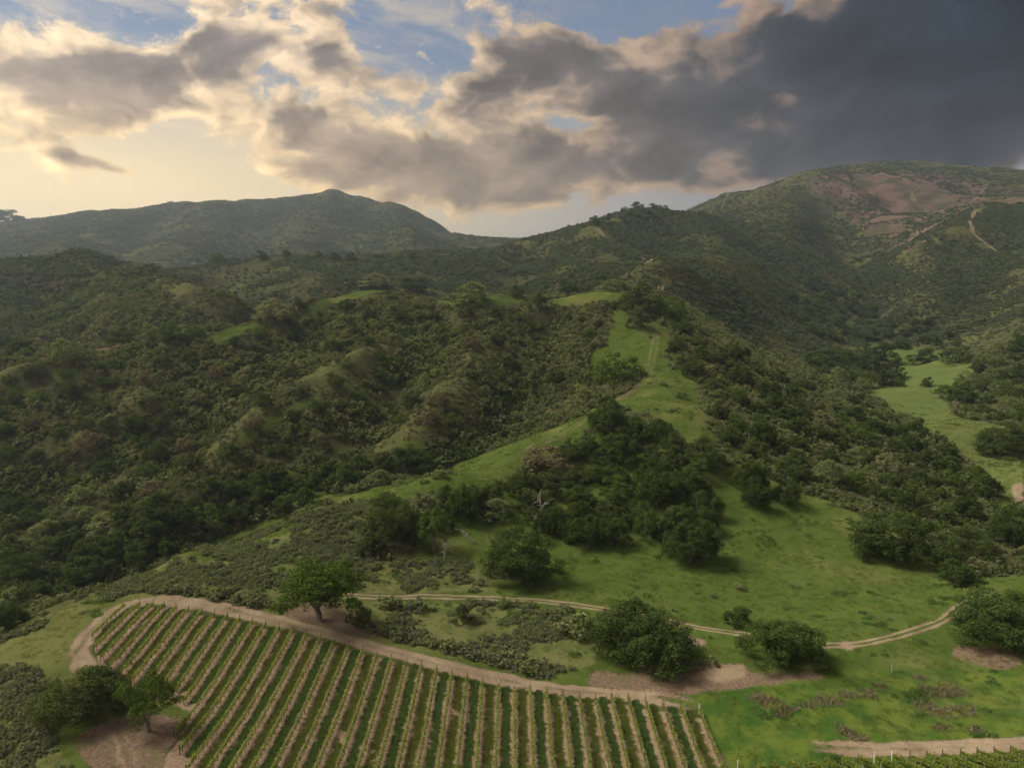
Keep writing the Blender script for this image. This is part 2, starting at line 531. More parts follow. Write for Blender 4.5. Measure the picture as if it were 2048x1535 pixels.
VINE = P("165 1280 235 1212 320 1203 420 1222 560 1254 700 1290 860 1335 1000 1372 1180 1398 1300 1400 1400 1420 1452 1535 325 1535 385 1420 300 1395 215 1345")
DIRT1 = P("150 1475 235 1435 320 1425 370 1440 335 1500 330 1535 175 1535")
DIRT2 = P("560 1200 640 1195 740 1240 830 1275 740 1275 560 1235")
DIRT3 = P("1180 1345 1380 1345 1420 1322 1490 1325 1500 1345 1640 1345 1640 1355 1480 1375 1380 1390 1180 1375")
DIRT4 = P("1905 1285 1960 1290 2048 1310 2048 1335 1960 1332 1910 1315")
DIRT5 = P("135 1330 170 1280 240 1213 300 1190 420 1200 470 1218 420 1222 320 1206 235 1215 170 1290 215 1345 150 1350")
SCAR = P("1600 360 1680 345 1800 338 1930 352 2048 380 2048 415 1975 405 1930 428 1900 450 1850 485 1800 512 1768 500 1775 470 1735 470 1700 440 1650 395")
BALD = [P("1690 1275 1720 1290 1700 1300 1670 1290"), P("1365 1270 1410 1275 1405 1295 1365 1292"), P("1425 1290 1450 1293 1445 1302 1422 1300")]

GPX, GPY = to_px(GX, GY, GZ)
VIS = (GZ / GY) > RUNMAX - 0.0004
_j = fbm(GX / 4.0, GY / 4.0, 77, 3) * 9 * np.clip(150 / GY, .25, 1.2)
_k = fbm(GX / 4.0 + 50, GY / 4.0, 78, 3) * 9 * np.clip(150 / GY, .25, 1.2)
JX, JY = GPX + _j, GPY + _k


def region(poly, ymin=0, ymax=1e9):
    return inside(JX, JY, poly) & VIS & (GY > ymin) & (GY < ymax)


def blur(m, n=2):
    m = m.astype(np.float32)
    for _ in range(n):
        q = m.copy()
        q[1:-1, 1:-1] = (m[1:-1, 1:-1] * 2 + m[:-2, 1:-1] + m[2:, 1:-1] + m[1:-1, :-2] + m[1:-1, 2:]) / 6
        m = q
    return m


near_grass = region(FAN, 120, 260) | region(FAN2, 180, 300) | region(SPUR, 140, 430) | region(SUMMIT, 360, 470) | region(GLADE, 150, 270) | region(LUSH, 0, 140) | region(LEFTG, 110, 160)
meadow = inside(JX, JY, MEADOW) & (GY > 235) & (GY < 790) & (GX > 100)
sage = region(SAGE, 130, 230) | region(SAGE2, 120, 170) | region(SAGE3, 140, 200) | region(SAGE4, 80, 140) | region(SAGE5, 110, 160)
vine = region(VINE, 0, 160)
litter = region(P('0 716 110 694 112 704 0 730'), 250, 360) | region(P('190 690 275 689 275 697 190 700'), 250, 380) | region(DIRT1, 0, 130) | region(DIRT2, 120, 160) | region(DIRT3, 110, 150) | region(DIRT4, 110, 160)
dirt = region(DIRT5, 110, 165) | region(P('1400 1325 1490 1325 1495 1360 1410 1362'), 110, 150)
for b_ in BALD + [ARENA]:
    dirt |= region(b_, 110, 320)
for b_ in CREST:
    near_grass |= region(b_, 200, 470)
scar = region(SCAR, 1000, 2600)
grassy = (near_grass | meadow)
grassy |= (GY < 165) & ~vine & ~dirt & ~litter & ~sage & (GX > -88) & (GX < 120)
GRASS, SOIL, SAGEM, SCARM, MEADM = blur(grassy), blur(dirt, 4), blur(sage, 2), blur(scar, 6), blur(meadow, 2)
RDG = sstep(.1, 1.5, RIDGE + .7 * fbm(GX / 14, GY / 14, 87, 3)) * sstep(190, 250, GY)
OPEN = np.clip(SAGEM + RDG * np.where(GY < 480, .46, .34) * (1 - GRASS), 0, 1)
VINEM, LITM = blur(vine, 1), blur(litter, 5)

# tracks: centre line in pixels, half width in metres, how bare (1 = bare earth)
TRACKS = {
    'vineyard_road': (P("150 1345 150 1310 185 1255 255 1207 330 1197 430 1212 540 1238 640 1262 760 1297 880 1330 1000 1358 1120 1380 1230 1388 1330 1396 1400 1412 1440 1428"), 2.0, 1.0),
    'hillside_track': (P("470 1188 560 1190 640 1190 730 1192 850 1192 960 1195 1070 1200 1170 1212 1260 1226 1340 1243 1430 1260 1500 1270 1570 1284 1650 1291 1720 1288 1780 1275 1840 1257 1890 1238 1920 1212 1960 1190 2010 1168"), 1.3, .8),
    'lower_track': (P("1535 1480 1590 1487 1660 1494 1740 1498 1830 1497 1930 1492 2060 1486 2200 1484 2320 1484"), 1.9, 1.0),
    'oak_shade_track': (P("1180 1362 1290 1372 1380 1373 1470 1368 1560 1362 1630 1350"), 1.5, .4),
    'ridge_trail': (P("1310 640 1312 680 1305 710 1300 740 1290 765 1262 785 1225 805 1185 835 1120 872 1050 905 980 935"), 2.0, .43),
    'jeep_trail': (P("1312 582 1322 570 1335 556"), 2.2, .8),
    'saddle_trail': (P("1300 534 1285 518 1262 500 1240 492"), 2.2, .8),
    'crest_trail': (P("1216 480 1205 470 1196 460 1190 455"), 2.6, .8),
    'ridge_firebreak': (P("1390 425 1450 400 1510 378 1560 356"), 3.2, .4),
    'mountain_switchback': (P("1880 362 1840 375 1822 385 1830 405 1850 418 1890 422"), 3.2, .6),
    'mountain_road': (P("1972 414 1950 422 1938 445 1945 465 1965 482 1985 497 2012 508"), 2.8, .8),
    'spur_trail': (P("300 552 330 582 365 600 405 622 455 638"), 1.0, .45),
    'farm_track': (P("225 1430 240 1470 255 1510 262 1545 270 1600"), 1.3, .55),
}
TRK = {}
TRACKW = np.zeros_like(GX)
for nm, (pl, hw, bare) in TRACKS.items():
    w = on_ground(pl)
    # smooth the line
    d = np.concatenate([[0], np.cumsum(np.hypot(np.diff(w[:, 0]), np.diff(w[:, 1])))])
    n = max(8, int(d[-1] / max(.8, hw * .45)))
    s = np.linspace(0, d[-1], n)
    xy = np.stack([np.interp(s, d, w[:, 0]), np.interp(s, d, w[:, 1])], 1)
    for _ in range(6):
        xy[1:-1] = (xy[:-2] + 2 * xy[1:-1] + xy[2:]) / 4
    TRK[nm] = (xy, hw, bare)


def track_dist(x, y, names=None):
    """Distance to the nearest track edge, in half widths (under 1 = on the track)."""
    best = np.full(np.shape(x), 9.0)
    for nm, (xy, hw, bare) in TRK.items():
        if names and nm not in names:
            continue
        st = xy[::2]
        lo, hi = st.min(0) - 4 * hw, st.max(0) + 4 * hw
        m = (x > lo[0]) & (x < hi[0]) & (y > lo[1]) & (y < hi[1])
        if not m.any():
            continue
        xs, ys = x[m], y[m]
        bb = np.full(xs.shape, 9.0)
        for q in st:
            bb = np.minimum(bb, np.hypot(xs - q[0], ys - q[1]) / hw)
        best[m] = np.minimum(best[m], bb)
    return best


# ---------------------------------------------------------------- materials
def new_mat(name):
    m = bpy.data.materials.new(name)
    m.use_nodes = True
    t = NT(m.node_tree)
    t.n.clear()
    out = t.new('ShaderNodeOutputMaterial')
    return m, t, out


def ground_material():
    m, t, out = new_mat("earth_and_grass")
    at = t.new('ShaderNodeAttribute', attribute_name='surf')      # r grass, g bare soil, b sage slope, a vineyard
    at2 = t.new('ShaderNodeAttribute', attribute_name='surf2')    # r red scar, g valley meadow
    sp = t.new('ShaderNodeSeparateColor')
    t.l.new(at.outputs['Color'], sp.inputs[0])
    sp2 = t.new('ShaderNodeSeparateColor')
    t.l.new(at2.outputs['Color'], sp2.inputs[0])
    geo = t.new('ShaderNodeNewGeometry')
    pos = geo.outputs['Position']
    n_big = t.noise(pos, 0.028, 4, .6)
    n_mid = t.noise(pos, 0.22, 5, .62)
    n_fine = t.noise(pos, 1.9, 4, .65)
    n_far = t.noise(pos, 0.012, 6, .6)
    # floor under the brush
    floor_c = t.mix(t.step(n_mid, .35, .65), (.040, .045, .020), (.085, .085, .036))
    floor_c = t.mix(t.step(n_big, .5, .72), floor_c, (.105, .115, .036))
    # open grass
    g1 = t.mix(t.step(n_mid, .30, .70), (.058, .094, .018), (.104, .132, .030))
    g1 = t.mix(t.step(n_fine, .35, .75), t.mix(.5, g1, (.050, .080, .015)), g1)
    g1 = t.mix(t.math('MULTIPLY', t.step(t.noise(pos, .075, 6, .7), .50, .70), .38), g1, (.138, .136, .046))
    g1 = t.mix(t.math('MULTIPLY', t.step(n_big, .50, .70), .6), g1, (.185, .172, .062))
    g1 = t.mix(t.math('MULTIPLY', sp2.outputs[1], .55), g1, (.120, .145, .046))
    lush = t.mix(t.step(n_mid, .38, .62), (.040, .088, .016), (.105, .140, .022))
    g1 = t.mix(t.math('MULTIPLY', at2.outputs['Alpha'], .75), g1, lush)
    # sage slope
    s1 = t.mix(t.step(n_mid, .38, .62), (.092, .112, .034), (.142, .146, .052))
    # earth
    e1 = t.mix(t.step(n_mid, .30, .72), (.215, .158, .098), (.335, .258, .168))
    e1 = t.mix(t.step(n_fine, .40, .75), e1, t.mix(.55, e1, (.16, .100, .065)))
    # tilled strips run along the rows
    sep = t.new('ShaderNodeSeparateXYZ')
    t.l.new(pos, sep.inputs[0])
    v1 = t.mix(t.step(n_fine, .35, .7), (.280, .200, .126), (.175, .118, .076))
    v1 = t.mix(t.step(n_mid, .50, .80), v1, (.345, .255, .175))
    # red scar on the mountain
    r1 = t.mix(t.step(t.noise(pos, .02, 6, .65), .40, .62), (.062, .058, .036), (.150, .098, .074))
    wob = t.math('MULTIPLY', t.math('SUBTRACT', n_fine, .5), .9)
    def soft(v):
        return t.step(t.math('ADD', v, wob), .28, .72)
    c = floor_c
    c = t.mix(soft(sp.outputs[2]), c, s1)
    c = t.mix(soft(sp.outputs[0]), c, g1)
    c = t.mix(soft(at.outputs['Alpha']), c, v1)
    lt = t.mix(t.step(n_fine, .35, .7), (.130, .088, .058), (.205, .148, .098))
    lt = t.mix(t.math('MULTIPLY', t.step(n_mid, .52, .66), .55), lt, (.120, .120, .042))
    c = t.mix(soft(sp2.outputs[2]), c, lt)
    c = t.mix(soft(sp.outputs[1]), c, e1)
    wob2 = t.math('MULTIPLY', t.math('SUBTRACT', n_far, .5), 1.6)
    c = t.mix(t.step(t.math('ADD', sp2.outputs[0], wob2), .30, .95), c, r1)
    b = t.new('ShaderNodeBump')
    b.inputs['Strength'].default_value = .5
    b.inputs['Distance'].default_value = .35
    t.put(b.inputs['Height'], t.math('ADD', t.math('MULTIPLY', n_fine, .6), t.noise(pos, 7.0, 3, .6)))
    bs = t.new('ShaderNodeBsdfDiffuse')
    bs.inputs['Roughness'].default_value = .6
    t.put(bs.inputs['Color'], c)
    t.l.new(b.outputs[0], bs.inputs['Normal'])
    t.l.new(bs.outputs[0], out.inputs[0])
    return m


def leaf_material(name, dark, light, alt, trans=.25, altamt=.25, big=.02, puffs=True):
    """Foliage: colour varies from plant to plant, over the hillside and from leaf to leaf."""
    m, t, out = new_mat(name)
    oi = t.new('ShaderNodeObjectInfo')
    geo = t.new('ShaderNodeNewGeometry')
    rnd = oi.outputs['Random']
    hill = t.noise(oi.outputs['Location'], big, 3, .6)
    leaf = t.new('ShaderNodeTexWhiteNoise', noise_dimensions='1D')
    t.put(leaf.inputs['W'], geo.outputs['Random Per Island'])
    if puffs:                                   # leaf clusters differ in tone, paler towards the top of the crown
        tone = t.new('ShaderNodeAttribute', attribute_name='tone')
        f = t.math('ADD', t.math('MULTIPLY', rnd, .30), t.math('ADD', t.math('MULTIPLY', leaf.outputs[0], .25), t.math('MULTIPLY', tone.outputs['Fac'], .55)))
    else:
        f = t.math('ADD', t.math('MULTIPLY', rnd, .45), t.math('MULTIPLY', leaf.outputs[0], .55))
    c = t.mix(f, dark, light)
    a = t.step(t.math('ADD', t.math('MULTIPLY', hill, .9), t.math('MULTIPLY', t.math('FRACT', t.math('MULTIPLY', rnd, 37.7)), .5)), .62, .88)
    c = t.mix(t.math('MULTIPLY', a, altamt), c, alt)
    d = t.new('ShaderNodeBsdfDiffuse')
    t.put(d.inputs['Color'], c)
    tr = t.new('ShaderNodeBsdfTranslucent')
    t.put(tr.inputs['Color'], t.mix(1.0, c, (1.15, 1.2, .6), 'MULTIPLY'))
    mx = t.new('ShaderNodeMixShader')
    mx.inputs[0].default_value = trans
    t.l.new(d.outputs[0], mx.inputs[1])
    t.l.new(tr.outputs[0], mx.inputs[2])
    t.l.new(mx.outputs[0], out.inputs[0])
    return m


def plain_material(name, c1, c2, scale, rough=.9):
    m, t, out = new_mat(name)
    geo = t.new('ShaderNodeNewGeometry')
    n = t.noise(geo.outputs['Position'], scale, 4, .6)
    b = t.new('ShaderNodeBsdfDiffuse')
    b.inputs['Roughness'].default_value = rough
    t.put(b.inputs['Color'], t.mix(t.step(n, .3, .7), c1, c2))
    t.l.new(b.outputs[0], out.inputs[0])
    return m


M_GROUND = ground_material()
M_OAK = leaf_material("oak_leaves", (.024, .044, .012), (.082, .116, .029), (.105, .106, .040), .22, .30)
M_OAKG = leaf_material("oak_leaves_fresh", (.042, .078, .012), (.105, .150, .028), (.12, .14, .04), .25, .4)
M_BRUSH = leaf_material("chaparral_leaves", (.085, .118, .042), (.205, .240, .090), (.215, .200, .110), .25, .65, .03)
M_FARB = leaf_material("far_brush_leaves", (.058, .088, .044), (.138, .175, .092), (.160, .148, .095), .22, .55, .012)
M_SAGE = leaf_material("sage_leaves", (.095, .118, .060), (.190, .210, .120), (.18, .17, .09), .18, .5, .05)
M_VINE = leaf_material("vine_leaves", (.150, .195, .030), (.290, .310, .062), (.26, .25, .06), .4, .3, puffs=False)
M_GRASS = leaf_material("grass_blades", (.078, .116, .022), (.138, .168, .040), (.190, .175, .066), .35, .7, .03, puffs=False)
M_COVER = leaf_material("cover_crop", (.070, .130, .036), (.140, .205, .062), (.13, .18, .045), .3, .3, puffs=False)
M_COVERY = leaf_material("cover_crop_short", (.095, .140, .024), (.175, .215, .046), (.19, .18, .055), .3, .6, puffs=False)
M_DRY = leaf_material("dry_stalks", (.150, .105, .078), (.275, .205, .155), (.16, .12, .08), .2, .4, puffs=False)
M_RUST = leaf_material("browned_leaves", (.095, .080, .045), (.175, .145, .085), (.14, .12, .07), .2, .4)
M_BARK = plain_material("oak_bark", (.105, .088, .070), (.230, .200, .165), 1.4)
M_SNAG = plain_material("bleached_wood", (.22, .195, .165), (.42, .385, .34), 1.2)
M_STEM = plain_material("shrub_stems", (.060, .045, .030), (.120, .095, .065), 3.0)
M_POST = plain_material("post_metal", (.34, .33, .30), (.52, .51, .48), 3.0)
M_WOOD = plain_material("post_wood", (.055, .042, .032), (.11, .085, .065), 3.0)
M_WHITE = plain_material("white_paint", (.68, .68, .66), (.80, .80, .78), 3.0)
M_TRUNK = plain_material("vine_wood", (.040, .028, .020), (.085, .062, .045), 4.0)

# ---------------------------------------------------------------- the ground, cut into the hills it consists of
SURF = np.stack([GRASS, SOIL, OPEN, VINEM], -1)
LUSHM = blur(region(LUSH, 0, 140), 4)
SURF2 = np.stack([SCARM, MEADM, LITM, LUSHM], -1)


def build_ground():
    idx = np.arange(NL * NT_).reshape(NL, NT_)
    fc = np.stack([idx[:-1, :-1], idx[:-1, 1:], idx[1:, 1:], idx[1:, :-1]], -1).reshape(-1, 4)
    cx = lambda G: ((G[:-1, :-1] + G[:-1, 1:] + G[1:, 1:] + G[1:, :-1]) / 4).ravel()
    X, Y = cx(GX), cx(GY)
    T = X / Y
    kind = np.full(len(X), 1)
    kind[Y < 145] = 0
    kind[(cx(MEADM) > .4)] = 2
    kind[(Y > 480) & (kind != 2)] = 3
    kind[((Y > 480) & (T > .18) | (Y > 1150) & (T > .12)) & (kind != 2)] = 4
    kind[(Y > 1120) & (T <= .12)] = 5
    kind[(Y > 3200)] = 6
    names = ['vineyard_ground', 'brushy_hillside', 'valley_meadow', 'middle_ridge', 'storm_mountain', 'peaked_mountain', 'distant_hills']
    V = np.stack([GX, GY, GZ], -1).reshape(-1, 3)
    S, S2 = SURF.reshape(-1, 4), SURF2.reshape(-1, 4)
    for k, nm in enumerate(names):
        f = fc[kind == k]
        used, inv = np.unique(f, return_inverse=True)
        me = make_mesh(nm, V[used], inv.reshape(-1, 4), M_GROUND, True, {'surf': S[used], 'surf2': S2[used]})
        link(nm, me, kind='structure')


build_ground()


def build_tracks():
    cols = np.array([-1.5, -1.0, -.72, -.45, -.15, .15, .45, .72, 1.0, 1.5])
    soil = np.array([0, .38, .85, 1, .72, .72, 1, .85, .38, 0])
    for nm, (xy, hw, bare) in TRK.items():
        tan = np.gradient(xy, axis=0)
        tan /= np.maximum(np.hypot(tan[:, 0], tan[:, 1])[:, None], 1e-6)
        nor = np.stack([-tan[:, 1], tan[:, 0]], 1)
        n = len(xy)
        s = np.arange(n)
        wv = 1 + .22 * vnoise(s * .21, s * 0 + 3.3, 5)
        off = cols[None] * hw * wv[:, None] + (fbm(s[:, None] * .5 + cols[None] * 3, cols[None] * 7 + s[:, None] * 0, 8, 2) * .12 * hw)
        X = xy[:, :1] + nor[:, :1] * off
        Y = xy[:, 1:] + nor[:, 1:] * off
        lift = .05 * np.clip(Y / 150, .5, 14)
        Z = height(X, Y) + lift * (1 - .9 * (np.abs(cols[None]) > 1.2))
        end = np.clip(np.minimum(s, n - 1 - s) / min(14.0, n / 4) + .25 * vnoise(s * .6, s * 0, 12), 0, 1)[:, None]
        mid_ = np.where(np.abs(cols) < .3, .45 if bare < .9 else .82, 1.0)      # grass keeps growing between the wheel ruts
        so = soil[None] * mid_[None] * bare * end * (1 + .25 * vnoise(s[:, None] * .35 + cols[None] * 2, cols[None] * 3 + s[:, None] * 0, 44))
        gr = sample(GRASS, X, Y) * (1 - so)
        sg = sample(SAGEM, X, Y) * (1 - so)
        vn = sample(VINEM, X, Y) * 0
        surf = np.stack([gr, np.maximum(so, sample(SOIL, X, Y)), sg, vn], -1).reshape(-1, 4)
        z0 = np.zeros_like(X)
        surf2 = np.stack([sample(SCARM, X, Y) * (1 - so), sample(MEADM, X, Y), sample(LITM, X, Y), sample(LUSHM, X, Y)], -1).reshape(-1, 4)
        idx = np.arange(n * len(cols)).reshape(n, len(cols))
        f = np.stack([idx[:-1, :-1], idx[1:, :-1], idx[1:, 1:], idx[:-1, 1:]], -1).reshape(-1, 4)
        me = make_mesh(nm, np.stack([X, Y, Z], -1).reshape(-1, 3), f, M_GROUND, True, {'surf': surf, 'surf2': surf2})
        link(nm, me, kind='structure')


build_tracks()


# ---------------------------------------------------------------- plant shapes (unit width, base at the origin)
def leaf_quads(c, nrm, size, rng, aspect=.62, tri=False):
    n = len(c)
    r = rng.normal(size=(n, 3))
    t1 = np.cross(nrm, r)
    t1 /= np.maximum(np.linalg.norm(t1, axis=1)[:, None], 1e-6)
    t2 = np.cross(nrm, t1)
    s = (size * rng.uniform(.65, 1.35, n))[:, None]
    a, b = t1 * s * .5, t2 * s * .5 * aspect
    v = np.stack([c - a, c - b * 1.0 + a * .1, c + a, c + b * 1.0 + a * .1], 1).reshape(-1, 3)
    return v


def unit(v):
    return v / np.maximum(np.linalg.norm(v, axis=1)[:, None], 1e-6)


def crown_mesh(name, mat, seed, leaves, size, lobes=34, h=.72, skirt=.06, gap=.30, flat=1.0, spread=1.0, subs=9):
    """A dome of leafy boughs, each made of smaller puffs; gaps stay between them."""
    rng = np.random.default_rng(seed)
    k = rng.random(lobes)
    ph = rng.random(lobes) * 2 * np.pi
    el = np.arcsin(np.clip(k * 1.08 - .08, -.2, 1))
    rad = rng.uniform(.62, .82, lobes)
    rad[: lobes // 5] *= rng.uniform(.2, .6, lobes // 5)
    ell = 1 + .22 * np.sin(ph * 2 + seed) + .14 * np.sin(ph * 3 + seed * 2.7)       # lopsided outline
    L = np.stack([np.cos(ph) * np.cos(el) * rad * .5 * ell, np.sin(ph) * np.cos(el) * rad * .5 * ell,
                  np.sin(el) * rad * (h - skirt) * rng.uniform(.82, 1.12, lobes) + skirt + .10], 1)
    lr = rng.uniform(.095, .165, lobes) * spread
    # puffs on the boughs
    S, SR = [], []
    for q in range(lobes):
        dd = unit(rng.normal(size=(subs, 3)) + unit(L[q:q + 1] * [1, 1, .8]) * .55 + [0, 0, .25])
        S.append(L[q] + dd * lr[q] * rng.uniform(.55, 1.0, (subs, 1)))
        SR.append(lr[q] * rng.uniform(.34, .60, subs))
    S, SR = np.concatenate(S), np.concatenate(SR)
    pick = rng.choice(len(S), leaves, p=SR ** 2 / (SR ** 2).sum())
    d = unit(rng.normal(size=(leaves, 3)) + [0, 0, .35])
    rr = SR[pick] * (1 - .5 * rng.random(leaves) ** 2.0)
    c = S[pick] + d * rr[:, None] * [1, 1, .78 * flat]
    keep = c[:, 2] > skirt * .5
    cell = np.floor(c / .055)
    hsh = hash2(cell[:, 0] + cell[:, 2] * 57, cell[:, 1] + cell[:, 2] * 13, seed)
    keep &= hsh > -1 + gap * 2 * .6
    c, d = c[keep], d[keep]
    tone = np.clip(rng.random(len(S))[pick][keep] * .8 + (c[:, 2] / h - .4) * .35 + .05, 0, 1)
    nrm = unit(d * .9 + rng.normal(size=c.shape) * .55)
    v = leaf_quads(c, nrm, size, rng)
    for k in (0, 1):                                   # unit width, height h
        lo, hi = np.percentile(v[:, k], (.5, 99.5))
        v[:, k] = (v[:, k] - (lo + hi) / 2) / (hi - lo)
    v[:, 2] *= h / np.percentile(v[:, 2], 99.5)
    f = np.arange(len(v)).reshape(-1, 4)
    tn = np.repeat(tone, 4)
    me = make_mesh(name, v, f, mat, attrs={'tone': np.stack([tn, tn, tn, tn * 0 + 1], 1)})
    me['h'] = h
    return me


def tube(path, radii, sides=6):
    path, n = np.asarray(path, float), len(path)
    tan = unit(np.gradient(path, axis=0))
    up = np.where(np.abs(tan[:, 2:3]) > .9, [[1., 0, 0]], [[0, 0, 1.]])
    a = unit(np.cross(tan, up))
    b = np.cross(tan, a)
    ang = np.linspace(0, 2 * np.pi, sides, endpoint=False)
    ring = a[:, None] * np.cos(ang)[None, :, None] + b[:, None] * np.sin(ang)[None, :, None]
    v = (path[:, None] + ring * np.asarray(radii)[:, None, None]).reshape(-1, 3)
    i = np.arange(n * sides).reshape(n, sides)
    j = np.roll(i, -1, 1)
    f = np.stack([i[:-1], j[:-1], j[1:], i[1:]], -1).reshape(-1, 4)
    return v, f


def join(parts):
    vs, fs, o = [], [], 0
    for v, f in parts:
        vs.append(v)
        fs.append(f + o)
        o += len(v)
    return np.concatenate(vs), np.concatenate(fs)


def wander(p0, d0, length, n, rng, bend=.25, lift=0.0):
    p, d = np.array(p0, float), np.array(d0, float)
    out = [p.copy()]
    for _ in range(n):
        d = d + rng.normal(size=3) * bend
        d[2] += lift
        d /= np.linalg.norm(d)
        p = p + d * length / n
        out.append(p.copy())
    return np.array(out)


def trunk_mesh(name, seed, h=.72, r=.026, limbs=6, fork=.16, mat=None):
    rng = np.random.default_rng(seed)
    parts = []
    base = wander((0, 0, -.03), (rng.normal() * .15, rng.normal() * .15, 1), fork + .03, 4, rng, .12)
    parts.append(tube(base, np.linspace(r * 1.5, r, 5), 8))
    for k in range(limbs):
        a = 2 * np.pi * (k + rng.random() * .6) / limbs
        d = (np.cos(a) * .8, np.sin(a) * .8, rng.uniform(.6, 1.3))
        p = wander(base[-1 - (k % 2)], d, rng.uniform(.30, .46), 6, rng, .22, -.02)
        parts.append(tube(p, np.linspace(r * .62, r * .14, 7), 6))
        for _ in range(2):
            q = p[rng.integers(2, 5)]
            p2 = wander(q, (np.cos(a + rng.normal()), np.sin(a + rng.normal()), rng.uniform(.2, 1)), rng.uniform(.12, .22), 4, rng, .3)
            parts.append(tube(p2, np.linspace(r * .26, r * .07, 5), 5))
    v, f = join(parts)
    return make_mesh(name, v, f, mat or M_BARK, True)


def snag_mesh(name, seed, lean=0.0, limbs=7, lying=False):
    """A dead, bleached tree, unit height."""
    rng = np.random.default_rng(seed)
    d0 = (1, .2, .18) if lying else (lean + rng.normal() * .12, rng.normal() * .12, 1)
    main = wander((0, 0, -.02 if not lying else .05), d0, 1.0, 9, rng, .20, 0 if lying else .03)
    tr = make_mesh("dead_trunk", *flat_base(tube(main, np.linspace(.030, .007, 10), 7)), M_SNAG, True)
    out = []
    for k in range(limbs):
        i = rng.integers(2, 9)
        a = rng.random() * 6.28
        b = wander(main[i], (np.cos(a), np.sin(a), rng.uniform(.3, 1.5)), rng.uniform(.15, .36), 6, rng, .38, .05)
        parts = [tube(b, np.linspace(.015, .004, 7), 5)]
        for _ in range(3):
            j = rng.integers(2, 6)
            a2 = rng.random() * 6.28
            c = wander(b[j], (np.cos(a2), np.sin(a2), rng.uniform(-.2, .8)), rng.uniform(.08, .2), 4, rng, .4)
            parts.append(tube(c, np.linspace(.008, .003, 5), 4))
        out.append(make_mesh("dead_limb", *flat_base(join(parts)), M_SNAG, True))
    return tr, out


def flat_base(vf):
    v, f = vf
    v[:, 2] = np.maximum(v[:, 2], -.03)
    return v, f


def tuft_mesh(name, mat, seed, blades, r, hgt, wid):
    rng = np.random.default_rng(seed)
    a = rng.random(blades) * 6.283
    rr = r * np.sqrt(rng.random(blades))
    b = np.stack([np.cos(a) * rr, np.sin(a) * rr, np.full(blades, -.02)], 1)
    lean = rng.normal(size=(blades, 3)) * [.35, .35, 0]
    hh = hgt * rng.uniform(.5, 1.2, blades)[:, None]
    top = b + (np.array([0, 0, 1]) + lean) * hh
    side = unit(np.cross(lean + [.01, 0, .3], rng.normal(size=(blades, 3)))) * wid
    mid = (b * .45 + top * .55) + lean * hh * -.12
    v = np.stack([b - side * .6, b + side * .6, mid + side, top], 1).reshape(-1, 3)
    return make_mesh(name, v, np.arange(len(v)).reshape(-1, 4), mat)


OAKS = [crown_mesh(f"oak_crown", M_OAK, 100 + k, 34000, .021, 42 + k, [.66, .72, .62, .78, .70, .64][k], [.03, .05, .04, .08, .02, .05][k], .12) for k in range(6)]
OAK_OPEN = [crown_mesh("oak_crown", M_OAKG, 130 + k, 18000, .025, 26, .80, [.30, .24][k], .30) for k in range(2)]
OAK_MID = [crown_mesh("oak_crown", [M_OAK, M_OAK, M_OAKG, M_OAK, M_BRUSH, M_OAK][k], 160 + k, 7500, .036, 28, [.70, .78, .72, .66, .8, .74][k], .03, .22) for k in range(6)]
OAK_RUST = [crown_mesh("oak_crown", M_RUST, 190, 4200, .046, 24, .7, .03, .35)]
TRUNKS = [trunk_mesh("oak_trunk", 200 + k, limbs=6 + k % 2) for k in range(4)]
TRUNK_OPEN = [trunk_mesh("oak_trunk", 230 + k, r=.030, limbs=5, fork=.20) for k in range(2)]
TRUNK_MID = [trunk_mesh("oak_trunk", 250 + k, limbs=4) for k in range(2)]
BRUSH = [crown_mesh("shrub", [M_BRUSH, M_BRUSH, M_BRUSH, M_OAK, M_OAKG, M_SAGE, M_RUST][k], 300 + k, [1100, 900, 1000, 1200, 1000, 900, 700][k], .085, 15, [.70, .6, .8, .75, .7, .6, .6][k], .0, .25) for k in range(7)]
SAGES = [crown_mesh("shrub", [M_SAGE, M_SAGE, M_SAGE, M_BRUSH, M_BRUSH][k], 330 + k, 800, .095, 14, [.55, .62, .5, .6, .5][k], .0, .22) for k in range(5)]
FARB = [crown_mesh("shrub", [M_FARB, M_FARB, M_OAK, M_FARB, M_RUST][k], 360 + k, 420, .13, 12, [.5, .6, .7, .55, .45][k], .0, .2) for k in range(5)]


# ---------------------------------------------------------------- placing things
def empty(name, loc, rz=0, scale=(1, 1, 1), **props):
    o = bpy.data.objects.new(name, None)
    C.objects.link(o)
    o.empty_display_size = .5
    o.location, o.scale = loc, scale
    o.rotation_euler = (0, 0, rz)
    for k, v in props.items():
        o[k] = v
    return o


def px_size(px, x, y, z):
    """Metres spanned by a number of photograph pixels at a place."""
    return px * (y * CP - z * SP) / F


OCC = []      # occupied discs (x, y, radius) of the trees placed one by one


def add_oak(x, y, z, width, hgt, style, label, group=None, rz=None, cat="tree"):
    big = style in ('oak', 'open', 'fresh')
    k = random.randrange(100)
    if style == 'open':
        cm, tm = OAK_OPEN[k % 2], TRUNK_OPEN[k % 2]
        h0 = 1.0
    elif style == 'rust':
        cm, tm, h0 = OAK_RUST[0], TRUNK_MID[0], .82
    elif big:
        cm, tm, h0 = OAKS[k % 6], TRUNKS[k % 4], .86
    else:
        cm, tm, h0 = OAK_MID[k % 6], TRUNK_MID[k % 2], .88
    h0 = cm['h']
    t = empty("oak_tree", (x, y, z - .02 * width), random.random() * 6.28 if rz is None else rz, (width, width * random.uniform(.9, 1.1), hgt / h0), label=label, category=cat)
    if group:
        t['group'] = group
    link("crown", cm, t)
    link("trunk", tm, t)
    OCC.append((x, y, width * .42))
    return t


